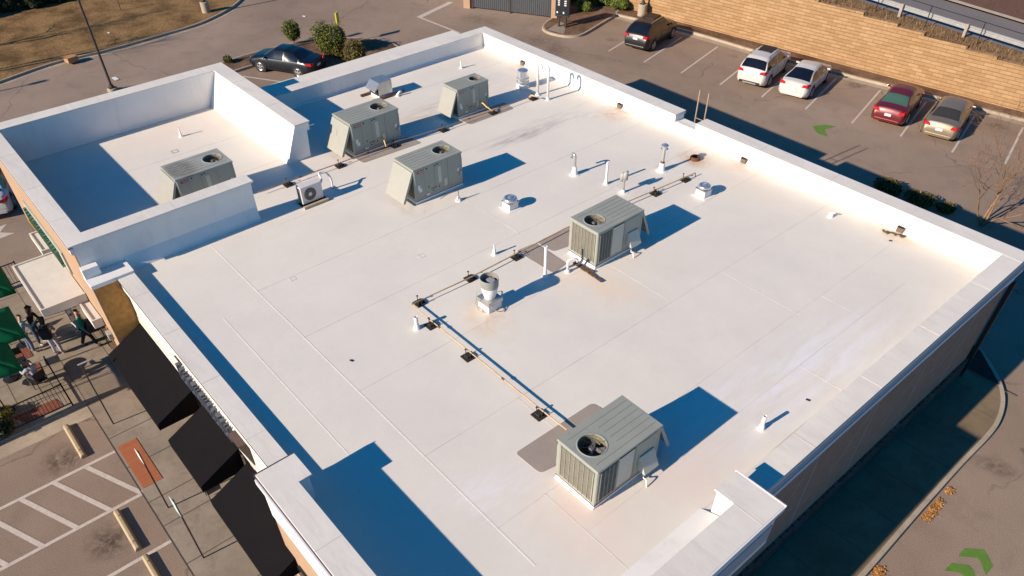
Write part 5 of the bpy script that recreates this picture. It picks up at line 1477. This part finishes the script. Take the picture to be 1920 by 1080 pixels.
# ---------------------------------------------------------------- retaining wall, fence, guardrail
rw_ = thing('retaining_wall', 'tan split-block retaining wall behind the parked cars, its top stepping down to the right', 'retaining wall', (-22, 46.9, 0))
RI = Vector((22, -46.9, 0)); nrm = Vector((-wd.y, wd.x, 0))
mb = MB(); cp = MB()
steps = [-64, -30, HX(0, 0, 1).x if False else -24.9, -22.0, -19.9, -18.3, -15.9, -14.2, -12.0, -9.5, -6, -2, 12]
zs_ = []
for a, b in zip(steps, steps[1:]):
    z = max(.8, wall_top((a+b)/2))
    pa, pb = wall_pt(a), wall_pt(b)
    mb.prism([(pa.x, pa.y), (pb.x, pb.y), (pb.x+nrm.x*.4, pb.y+nrm.y*.4), (pa.x+nrm.x*.4, pa.y+nrm.y*.4)], 0, z-.1)
    e = .03
    cp.prism([(pa.x+.012-nrm.x*e, pa.y-nrm.y*e), (pb.x-.012-nrm.x*e, pb.y-nrm.y*e), (pb.x-.012+nrm.x*.38, pb.y+nrm.y*.38), (pa.x+.012+nrm.x*.38, pa.y+nrm.y*.38)], z-.1, z)
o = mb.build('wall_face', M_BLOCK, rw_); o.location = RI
o = cp.build('cap_blocks', M_BLOCK, rw_); o.location = RI
def along(x, o_, dz=0): 
    p = wall_pt(x); return Vector((p.x+nrm.x*o_, p.y+nrm.y*o_, max(.6, wall_top(x)-.15)+dz))
fn = thing('metal_fence', 'thin dark fence of posts and one top rail above the retaining wall', 'fence', along(-18, 1.6))
o0 = fn.location
xs_ = [-31.0+3.05*k for k in range(10)]
mb = MB(); mb.tube([along(x, 1.6, 1.18)-o0 for x in xs_], .022, 6); mb.build('top_rail', M_BLACK, fn)
for x in xs_: mb = MB(); mb.tube([along(x, 1.6, 0)-o0, along(x, 1.6, 1.2)-o0], .028, 6); mb.build('post', M_BLACK, fn)
gr = thing('guardrail', 'weathered steel W-beam guardrail on thick posts beside the upper road', 'guardrail', along(-18, 2.1))
o0 = gr.location
prof = [(0, .40), (.05, .43), (.05, .49), (0, .53), (0, .57), (.05, .61), (.05, .67), (0, .70), (-.012, .70), (.035, .665), (.035, .615), (-.015, .575), (-.015, .525), (.035, .485), (.035, .435), (-.012, .40)]
xs2 = [-34.0+1.93*k for k in range(15)]
mb = MB(); vs = []
for x in xs2:
    b = along(x, 2.05, 0)-o0
    for q, z in prof: vs.append(b-nrm*(q*1.0)+Vector((0, 0, z-.02)))
n_ = len(prof); mb.add(vs, [(i*n_+k, i*n_+(k+1) % n_, (i+1)*n_+(k+1) % n_, (i+1)*n_+k) for i in range(len(xs2)-1) for k in range(n_)])
mb.build('w_beam', M_STEEL, gr)
for x in xs2[1::1][::2]:
    mb = MB(); b = along(x, 1.93, 0)-o0; mb.bar(b, b+Vector((0, 0, .74)), .16, .2, (0, 1, 0)); mb.build('post', M_GWOOD, gr)

# ---------------------------------------------------------------- lamp posts, gate, menu board, signs
def lamp_post(px, py, label, head=True, rb=.3, hb=.2, hp=8.0, rp=.075, at=None):
    b = at or W(px, py)
    t = thing('lamp_post', label, 'lamp post', b, 0, 'parking lot lamp posts')
    mb = MB(); mb.lathe([(rb, 0), (rb, hb-.03), (rb-.03, hb), (.001, hb)], (0, 0, 0), 28); mb.build('concrete_base', M_KERB, t, smooth=True)
    mb = MB(); mb.box(-.17, .17, -.17, .17, hb, hb+.04); mb.lathe([(.14, hb+.04), (.11, hb+.2)], (0, 0, 0), 16); mb.build('base_plate', M_POLE, t)
    mb = MB(); mb.tube([(0, 0, hb+.02), (0, 0, hp)], [rp, rp*.75], 12); mb.build('pole', M_POLE, t, smooth=True)
    mb = MB(); mb.bar((0, .0, hp-.05), (.0, .75, hp+.0), .32, .12); mb.build('lamp_head', M_POLE, t)
    return t
lamp_post(212, 170, 'dark lamp post standing in the drive lane behind the tower', hb=.18, rb=.3, hp=7.4)
sh_ = W(62, 157)-Vector((math.cos(SUN_AZ), math.sin(SUN_AZ), 0))*(7.6/math.tan(SUN_EL))
lamp_post(0, 0, 'dark lamp post outside the left edge whose head throws its shade on the drive', hb=.18, rb=.3, hp=7.6, at=sh_)
lamp_post(388, 26, 'thick round concrete lamp base at the edge of the dry grass', hb=.85, rb=.3, hp=8)
lamp_post(1203, 32, 'concrete lamp base behind the dark SUV at the block wall', hb=.9, rb=.33, hp=8)
ga, gb = W(888, 16), W(1031, 34); gd_ = (gb-ga); gl = gd_.length; gang = math.atan2(gd_.y, gd_.x)
t = thing('slatted_gate', 'dark ribbed metal gate of the bin enclosure at the top edge', 'gate', ga, gang)
mb = MB(); mb.box(0, gl, -.02, .02, .12, 2.2); mb.build('panel', simple('gate_sheet', (.05, .055, .065), .5, var=.1), t)
mb = MB()
for k in range(int(gl/.16)): mb.box(.04+k*.16, .10+k*.16, -.05, -.021, .13, 2.19)
mb.build('ribs', simple('gate_ribs', (.085, .09, .10), .5, var=.1), t)
for x in (-.06, gl*.49, gl+.06): mb = MB(); mb.box(x-.05, x+.05, -.07, .07, 0, 2.35); mb.build('post', M_POLE, t)
t = thing('enclosure_wall', 'narrow tan pier beside the dark gate', 'wall', gb+Vector((.38, .12, 0)), gang)
mb = MB(); mb.box(-.22, .22, -.2, 3, 0, 2.3); mb.build('pier', M_EIFS, t); mb = MB(); mb.box(-.26, .26, -.24, 3, 2.3, 2.4); mb.build('cap', M_KERB, t)
t = thing('enclosure_wall', 'tan pier at the left end of the dark gate', 'wall', ga-Vector((.45, .15, 0)), gang)
mb = MB(); mb.box(-.3, .22, -.2, 3, 0, 2.3); mb.build('pier', M_EIFS, t); mb = MB(); mb.box(-.34, .26, -.24, 3, 2.3, 2.4); mb.build('cap', M_KERB, t)
# drive-through menu board
b = W(1060, 51, .14)
t = thing('menu_board', 'dark drive-through menu board on two posts, standing on the mulch island', 'menu board', b, R(28))
mb = MB(); mb.box(-.55, -.43, -.08, .08, 0, .8); mb.build('post', M_POLE, t)
mb = MB(); mb.box(-.10, .06, -.09, .09, 0, .8); mb.build('post', M_POLE, t)
mb = MB(); mb.box(-.75, .25, -.14, .14, .7, 2.1); mb.build('cabinet', simple('board_case', (.03, .034, .042), .5), t, bevel=.02)
for (x0, x1, z0, z1) in ((-.7, -.28, .8, 2.02), (-.24, .2, .8, 2.02)):
    mb = MB(); mb.box(x0, x1, -.152, -.142, z0, z1); f_ = mb.build('menu_panel', simple('menu_panel_dark', (.02, .022, .03), .3), t)
    mb = MB()
    for k in range(4): mb.box(x0+.14, x1-.14, -.157, -.153, z1-.2-.13*k, z1-.13-.13*k)
    mb.box(x0+.06, x0+.16, -.157, -.153, z0+.12, z0+.24); mb.build('menu_print', M_WHITEL, f_)
# yellow clearance sign behind the bushes
b = W(640, 84)
t = thing('yellow_sign', 'narrow yellow sign on a post rising behind the largest bush', 'sign', (b.x, b.y, .13), R(40))
mb = MB(); mb.tube([(0, 0, 0), (0, 0, 1.9)], .03, 8); mb.build('post', M_POLE, t)
mb = MB(); mb.box(-.05, .05, -.22, .22, 1.25, 1.95); mb.build('plate', simple('sign_yellow', (.55, .50, .02), .4), t, bevel=.02)
# handicap and parking signs along the shop pavement
def sign_post(base, top, label, mat, pw, ph, ang, grp='sign posts along the shop pavement', zt=None):
    b = W(*base); h = zt or HV(top[0], top[1], b)
    t = thing('sign_post', label, 'sign', b, 0, grp)
    mb = MB(); mb.bar((0, 0, 0), (0, 0, h), .045, .045, (0, 1, 0)); mb.build('post', simple('post_brown', (.12, .085, .07), .6), t)
    if pw:
        mb = MB(); mb.box(-pw/2, pw/2, -.034, -.024, h-ph, h)
        p = mb.build('sign_plate', mat, t, bevel=.003); p.rotation_euler = (0, 0, ang)
    return t
sign_post((316, 952), (262, 843), 'thin sign post with a small pale plate leaning over the red tactile paving', M_WHITEL, .30, .45, R(3))
sign_post((382, 1046), (321, 937), 'thin sign post with a pale blue-white plate, nearest the bottom edge', simple('sign_blueish', (.55, .68, .70), .4), .32, .62, R(3))
sign_post((213, 795), (150, 684), 'taller grey post with a short crossbar near the railing corner', None, 0, 0, 0)
b = W(213, 795); t = C.objects['sign_post.002'] if 'sign_post.002' in C.objects else None
if t:
    h = HV(150, 684, b); mb = MB(); mb.box(-.03, .03, -.08, .34, h, h+.03); mb.build('crossbar', M_GWOOD, t)
# wheel stops
ws_ = None
for px, py, qx, qy, lab in ((218, 962, 262, 1030, 'worn concrete wheel stop in the middle of the lower left stalls'), (125, 802, 158, 857, 'worn concrete wheel stop nearest the patio railing'), (274, 1050, 318, 1118, 'worn concrete wheel stop cut by the bottom edge')):
    a, b2_ = W(px, py), W(qx, qy); c = (a+b2_)/2
    if ws_ is None:
        t = thing('wheel_stop', lab, 'wheel stop', c, 0, 'concrete wheel stops'); ws_ = t
        mb = MB(); mb.extr([(-.10, 0), (.10, 0), (.09, .06), (.045, .14), (-.045, .14), (-.09, .06)], 'x', -.9, .9)
        mb.build('block', concrete_mat('wheel_stop_concrete', (.36, .28, .17), (.47, .37, .23)), t, bevel=.015)
        for x in (-.6, .6): mb = MB(); mb.lathe([(.02, .139), (.02, .148), (.001, .15)], (x, 0, 0), 8); mb.build('pin', M_RUST, t)
    else: dup(ws_, c, 0, lab)
# cardboard box on the verge kerb
b = W(135, 115, .1); t = thing('cardboard_box', 'small brown cardboard box lying on the verge kerb', 'box', b, R(12))
mb = MB(); mb.box(-.28, .28, -.34, .34, .0, .32); mb.build('carton', simple('cardboard', (.42, .21, .09), .8, var=.1), t, bevel=.01)
mb = MB(); mb.quad((-.28, -.34, .322), (.28, -.34, .322), (.28, -.55, .40), (-.28, -.55, .40)); mb.build('flap', simple('cardboard_flap', (.5, .28, .13), .8), t)
for px, py, s, lab in ((570, 31, .16, 'white scrap of litter lying on the drive behind the bushes'), (216, 148, .3, 'white scrap of litter beside the lamp post foot'), (205, 66, .12, 'white scrap of litter in the dry grass')):
    p = W(px, py); mb = MB(); mb.bar((-s, 0, .015), (s, .05, .03), s*.8, .02); o = mb.build('litter', M_WHITEL); tag(o, lab, 'litter'); o.location = (p.x, p.y, .14 if px == 205 else 0)

# ---------------------------------------------------------------- patio: railing, umbrellas, table, people
def railing(name, pts, label, z0=.1, h=1.0, sp=.12):
    P_ = [Vector((p[0], p[1], z0)) for p in pts]
    t = thing(name, label, 'railing', P_[0], 0, 'black patio railings'); o0 = P_[0]
    for a, b in zip(P_, P_[1:]):
        L = (b-a).length; d = (b-a).normalized()
        for z in (.12, h): mb = MB(); mb.bar(a-o0+Vector((0, 0, z)), b-o0+Vector((0, 0, z)), .035, .035); mb.build('rail', M_BLACK, t)
        mb = MB(); n_ = int(L/sp)
        for k in range(1, n_): q = a+d*(L*k/n_)-o0; mb.bar(q+Vector((0, 0, .12)), q+Vector((0, 0, h)), .016, .016, (0, 1, 0))
        mb.build('balusters', M_BLACK, t)
        k_ = max(1, int(L/1.9))
        for k in range(k_+1): q = a+d*(L*k/k_)-o0; mb = MB(); mb.bar(q, q+Vector((0, 0, h+.05)), .05, .05, (0, 1, 0)); mb.build('post', M_BLACK, t)
    return t
railing('patio_railing', [(-23.5, -5.5), (-23.5, .05), (-25.3, .05)], 'black metal patio railing with a corner, beside the concrete apron')
railing('patio_railing', [(-32.2, -3.0), (-32.2, .9), (-29.2, .95)], 'black metal railing at the far side of the patio, beside the large canopy')
def umbrella(cx, cy, half, z, label):
    t = thing('patio_umbrella', label, 'umbrella', (cx, cy, .1), 0, 'green patio umbrellas')
    mb = MB(); n_ = 6; apex = (0, 0, z+.45)
    cs = [(-half, -half), (half, -half), (half, half), (-half, half)]
    for i in range(4):
        a, b = cs[i], cs[(i+1) % 4]
        g_ = [[None]*(n_+1) for _ in range(n_+1)]
        for u_ in range(n_+1):
            for v_ in range(n_+1):
                s_ = u_/n_; x = (a[0]*(1-v_/n_)+b[0]*v_/n_)*s_; y = (a[1]*(1-v_/n_)+b[1]*v_/n_)*s_
                zz = apex[2]-(.62*s_) - .10*s_*math.sin(PI*v_/n_)*.0 + .05*s_*math.sin(PI*v_/n_)
                g_[u_][v_] = (x, y, zz)
        vs = [p for r_ in g_ for p in r_]
        mb.add(vs, [(u_*(n_+1)+v_, (u_+1)*(n_+1)+v_, (u_+1)*(n_+1)+v_+1, u_*(n_+1)+v_+1) for u_ in range(n_) for v_ in range(n_)])
    ob = mb.build('canopy', M_UMB, t, smooth='all'); sm = ob.modifiers.new('s', 'SOLIDIFY'); sm.thickness = .006
    mb = MB(); mb.tube([(0, 0, 0), (0, 0, z+.5)], .022, 8); mb.build('pole', M_BLACK, t)
    for c in cs: mb = MB(); mb.bar((0, 0, z+.40), (c[0]*.97, c[1]*.97, z-.19), .014, .02); mb.build('rib', M_BLACK, t)
    mb = MB(); mb.lathe([(.25, 0), (.25, .06), (.05, .09), (.001, .09)], (0, 0, 0), 20); mb.build('base', M_BLACK, t)
umbrella(-26.33, -1.2, 1.12, 2.25, 'green umbrella between the other two, its corner pointing at the standing women')
umbrella(-24.65, -1.75, 1.10, 2.25, 'green umbrella nearest the railing corner')
umbrella(-29.2, -.75, 1.12, 2.25, 'green umbrella farthest from the camera, by the large canopy')
def cafe_table(x, y, label):
    t = thing('cafe_table', label, 'table', (x, y, .1), 0, 'black cafe tables')
    mb = MB(); mb.lathe([(.38, .71), (.38, .74), (.001, .74)], (0, 0, 0), 28); mb.build('table_top', M_BLACK, t)
    mb = MB(); mb.tube([(0, 0, .04), (0, 0, .71)], .03, 10); mb.build('column', M_BLACK, t)
    mb = MB(); mb.lathe([(.24, 0), (.22, .03), (.03, .05)], (0, 0, 0), 20); mb.build('foot', M_BLACK, t)
    return t
cafe_table(-25.75, -.75, 'round black cafe table with a cup, near the seated person')
cafe_table(-28.0, -.35, 'round black cafe table under the umbrella edge by the standing group')
t = tag(MB().lathe([(.03, 0), (.042, .11), (.045, .115), (.02, .12), (.001, .12)], (0, 0, 0), 16).build('paper_cup', M_WHITEL, smooth=True), 'white paper cup standing on the round cafe table', 'cup'); t.location = (-25.62, -.72, .84)
def chair(x, y, rz, label):
    t = thing('patio_chair', label, 'chair', (x, y, .1), rz, 'black patio chairs')
    mb = MB(); mb.box(-.21, .21, -.21, .21, .42, .45); mb.build('seat', M_BLACK, t)
    mb = MB(); mb.box(-.21, .21, -.23, -.205, .6, .88); mb.build('backrest', M_BLACK, t)
    for sx in (-1, 1):
        for sy in (-1, 1): mb = MB(); mb.bar((sx*.2, sy*.2-.01, 0), (sx*.2, sy*.2-.01, .88 if sy < 0 else .43), .022, .022, (0, 1, 0)); mb.build('leg', M_BLACK, t)
    return t
chair(-25.05, -.45, R(110), 'black patio chair in which the person in pale grey sits')
chair(-26.5, -.7, R(-95), 'black patio chair across the cafe table from the seated person')
chair(-28.6, -.6, R(-60), 'black patio chair beside the far cafe table')
chair(-16.55, 2.1, R(90), 'black metal chair on the pavement between the first two awnings'); chair(-17.35, 2.35, R(-80), 'black metal chair tucked half under the first black awning')

def skin(name, joints, edges, mat, parent, sub=2, root=0):
    "joints: list of (x,y,z,r)"
    me = bpy.data.meshes.new(name); me.from_pydata([j[:3] for j in joints], edges, []); me.update()
    o = bpy.data.objects.new(name, me); C.objects.link(o); o.parent = parent
    md = o.modifiers.new('skin', 'SKIN'); md.use_smooth_shade = True; md.branch_smoothing = .4
    sv = me.skin_vertices[0].data
    for i, j in enumerate(joints):
        r_ = j[3]; sv[i].radius = (r_, r_ if len(j) < 5 else j[4])
    sv[root].use_root = True
    ss = o.modifiers.new('sub', 'SUBSURF'); ss.levels = sub; ss.render_levels = sub
    me.materials.append(mat)
    return o
def person(loc, rz, label, top, legs, hair, skinm=None, pose='stand', long_hair=False, arms='fold', pack=None, hgt=1.0, hood=False):
    sk = skinm or M_SKIN
    t = thing('person', label, 'person', loc, rz, None, (hgt, hgt, hgt))
    S = pose == 'sit'
    hz = .50 if S else .93           # pelvis height
    y0 = 0
    pel = (0, y0, hz); ch = (0, y0+.0, hz+.34); nk = (0, y0+.01, hz+.54); hd = (0, y0+.05, hz+.66)
    lean = .10 if pose in ('sit', 'look') else .02
    ch = (0, lean, hz+.34); nk = (0, lean*1.5, hz+.53); h1 = (0, lean*1.8+.01, hz+.62); h2 = (0, lean*2+.03, hz+.72)
    legsj = []
    for sx in (-1, 1):
        if S: legsj.append([(sx*.09, .02, hz), (sx*.11, .44, hz+.02), (sx*.11, .46, .09), (sx*.11, .60, .04)])
        elif pose == 'walk': legsj.append([(sx*.09, 0, hz-.04), (sx*.10, sx*.14+.03, .50), (sx*.10, sx*.26-.03, .09), (sx*.11, sx*.26+.11, .04)])
        else: legsj.append([(sx*.09, 0, hz-.04), (sx*.11, .03, .50), (sx*.12, -.01, .09), (sx*.13, .14, .04)])
    armj = []
    for sx in (-1, 1):
        s0 = (sx*.17, nk[1]-.01, nk[2]-.07)
        if arms == 'fold': e, w = (sx*.23, nk[1]+.05, nk[2]-.34), (sx*.06, nk[1]+.28, nk[2]-.30)
        elif arms == 'reach': e, w = (sx*.24, nk[1]+.16, nk[2]-.28), (sx*.20, nk[1]+.40, nk[2]-.22)
        else: e, w = (sx*.24, nk[1]-.02, nk[2]-.35), (sx*.25, nk[1]+.10, nk[2]-.58)
        armj.append((s0, e, w))
    # body as one surface
    J = [pel+(.115, .09), ch+(.12, .085), nk+(.052,), h1+(.062,), h2+(.088, .098)]; E_ = [(0, 1), (1, 2), (2, 3), (3, 4)]
    for L_ in legsj:
        b0 = len(J); J += [L_[0]+(.075,), L_[1]+(.052,), L_[2]+(.036,), L_[3]+(.032,)]; E_ += [(0, b0), (b0, b0+1), (b0+1, b0+2), (b0+2, b0+3)]
    for s0, e, w in armj:
        b0 = len(J); wv = Vector(w); dv = (wv-Vector(e)).normalized(); pm_ = wv+dv*.07
        J += [s0+(.048,), e+(.036,), w+(.024,), tuple(pm_)+(.030, .018)]; E_ += [(1, b0), (b0, b0+1), (b0+1, b0+2), (b0+2, b0+3)]
        sd_ = dv.cross(Vector((0, 0, 1))).normalized(); pl = b0+3
        for k, ln in enumerate((.065, .075, .07, .055)):
            f0 = pm_+sd_*(.024-.016*k)+dv*.02; f1 = f0+dv*ln*.55+Vector((0, 0, -.008)); f2 = f1+dv*ln*.4+Vector((0, 0, -.02))
            n0 = len(J); J += [tuple(f0)+(.0085,), tuple(f1)+(.008,), tuple(f2)+(.007,)]; E_ += [(pl, n0), (n0, n0+1), (n0+1, n0+2)]
        tb = wv+dv*.03+sd_*.03; n0 = len(J); J += [tuple(tb)+(.010,), tuple(tb+dv*.03+sd_*.02)+(.009,)]; E_ += [(b0+2, n0), (n0, n0+1)]
    bo = skin('body', J, E_, sk, t)
    # face details
    for sx in (-1, 1):
        mb = MB(); mb.lathe([(.001, -.011), (.010, 0), (.001, .011)], (sx*.032, h2[1]+.088, h2[2]-.002), 8); mb.build('eye', M_WHITEL, bo)
    mb = MB(); mb.extr([(h2[1]+.085, h2[2]+.005), (h2[1]+.115, h2[2]-.035), (h2[1]+.085, h2[2]-.04)], 'x', -.012, .012); mb.build('nose', sk, bo)
    mb = MB(); mb.box(-.025, .025, h2[1]+.075, h2[1]+.092, h2[2]-.066, h2[2]-.058); mb.build('mouth', simple('lips', (.3, .08, .07), .5), bo)
    # clothes
    J = [(0, 0, hz-.06, .145, .11), (0, lean*.5, hz+.17, .13, .10), ch+(.145, .105), (0, nk[1], nk[2]-.03, .075)]; E_ = [(0, 1), (1, 2), (2, 3)]
    for s0, e, w in armj:
        b0 = len(J); J += [s0+(.066,), e+(.052,), w+(.038,)]; E_ += [(2, b0), (b0, b0+1), (b0+1, b0+2)]
    skin('shirt', J, E_, top, t)
    J = [(0, 0, hz+.04, .14, .105)]; E_ = []
    for L_ in legsj:
        b0 = len(J); J += [L_[0]+(.095,), L_[1]+(.075,), L_[2][:2]+(L_[2][2]+.02, .062)]; E_ += [(0, b0), (b0, b0+1), (b0+1, b0+2)]
    skin('trousers', J, E_, legs, t)
    for L_ in legsj: skin('shoe', [L_[2][:2]+(.055, .05), (L_[2][0], L_[2][1]+.08, .045, .046), (L_[3][0], L_[3][1]+.02, .038, .04)], [(0, 1), (1, 2)], M_BLACKR if S or hgt > .99 else M_WHITEL, t)
    J = [(0, h2[1]-.035, h2[2]+.02, .105, .10), (0, h2[1]-.01, h2[2]+.075, .085)]; E_ = [(0, 1)]
    if long_hair: J += [(0, h2[1]-.085, h2[2]-.12, .085, .06), (0, h2[1]-.10, h2[2]-.30, .07, .045)]; E_ += [(0, 2), (2, 3)]
    skin('hair', J, E_, hair, t)
    if hood:
        skin('hood', [(0, nk[1]-.06, nk[2]+.0, .10, .07), (0, nk[1]-.08, nk[2]+.05, .08)], [(0, 1)], top, t)
    if pack:
        mb = MB(); mb.box(-.17, .17, -.32, -.12, hz+.02, hz+.50); p_ = mb.build('backpack', pack, t, bevel=.06)
        for sx in (-1, 1): q = MB(); q.tube(smooth_poly([(sx*.12, -.12, hz+.46), (sx*.12, .04, hz+.53), (sx*.13, .14, hz+.34), (sx*.13, -.10, hz+.10)], 4), .016, 6); q.build('strap', pack, p_)
    return t
cl = lambda n_, c: simple(n_, c, .85, var=.1, scale=8)
HAIRD = simple('dark_hair', (.018, .010, .008), .6, var=.3, scale=20)
person((W(113, 664, .1).x, W(113, 664, .1).y, .1), R(60), 'woman with long dark hair and black backpack in wide lavender-grey trousers on the patio', cl('hoodie_tan', (.30, .26, .23)), cl('trousers_lilac', (.38, .37, .42)), HAIRD, M_SKIN, 'stand', True, 'fold', cl('backpack_black', (.012, .011, .013)), .98, True)
person((-27.65, .25, .1), R(-40), 'person with dark curly hair in a black top standing with hands together on the patio', cl('black_top', (.012, .011, .012)), cl('jeans_blue', (.05, .07, .12)), HAIRD, M_SKIND, 'look', True, 'fold', None, .98)
person((-27.35, -.15, .1), R(20), 'person in a light blue top and pale jeans, partly under the green umbrella', cl('light_blue_top', (.22, .36, .42)), cl('jeans_pale', (.12, .16, .24)), HAIRD, M_SKIN, 'look', False, 'reach', None, .95)
person((-26.25, 1.62, .1), R(-20), 'person in a teal top and black trousers coming out of the open glass door', cl('teal_top', (.01, .22, .20)), cl('black_trousers', (.015, .014, .018)), HAIRD, M_SKIN, 'walk', False, 'down', None, 1.0)
person((-25.02, -.43, .12), R(112), 'person in a pale grey shirt sitting at the cafe table by the railing', cl('pale_grey_shirt', (.33, .33, .38)), cl('dark_trousers', (.02, .02, .03)), HAIRD, M_SKIND, 'sit', False, 'reach', None, 1.0)
# plants behind the railing
for i, (px, py, lab) in enumerate(((6, 790, 'yellow-green low shrub behind the patio railing, left edge'), (10, 815, 'dark low shrub at the foot of the patio railing'))):
    b = W(px, py); bush(b, [((0, 0, .25), (.4, .4, .28))], lab, leaf_mat('yellow_leaf', (.16, .14, .01), (.42, .36, .05)) if i == 0 else M_LEAFD, 700, .05, None, seed=90+i, base=.1)
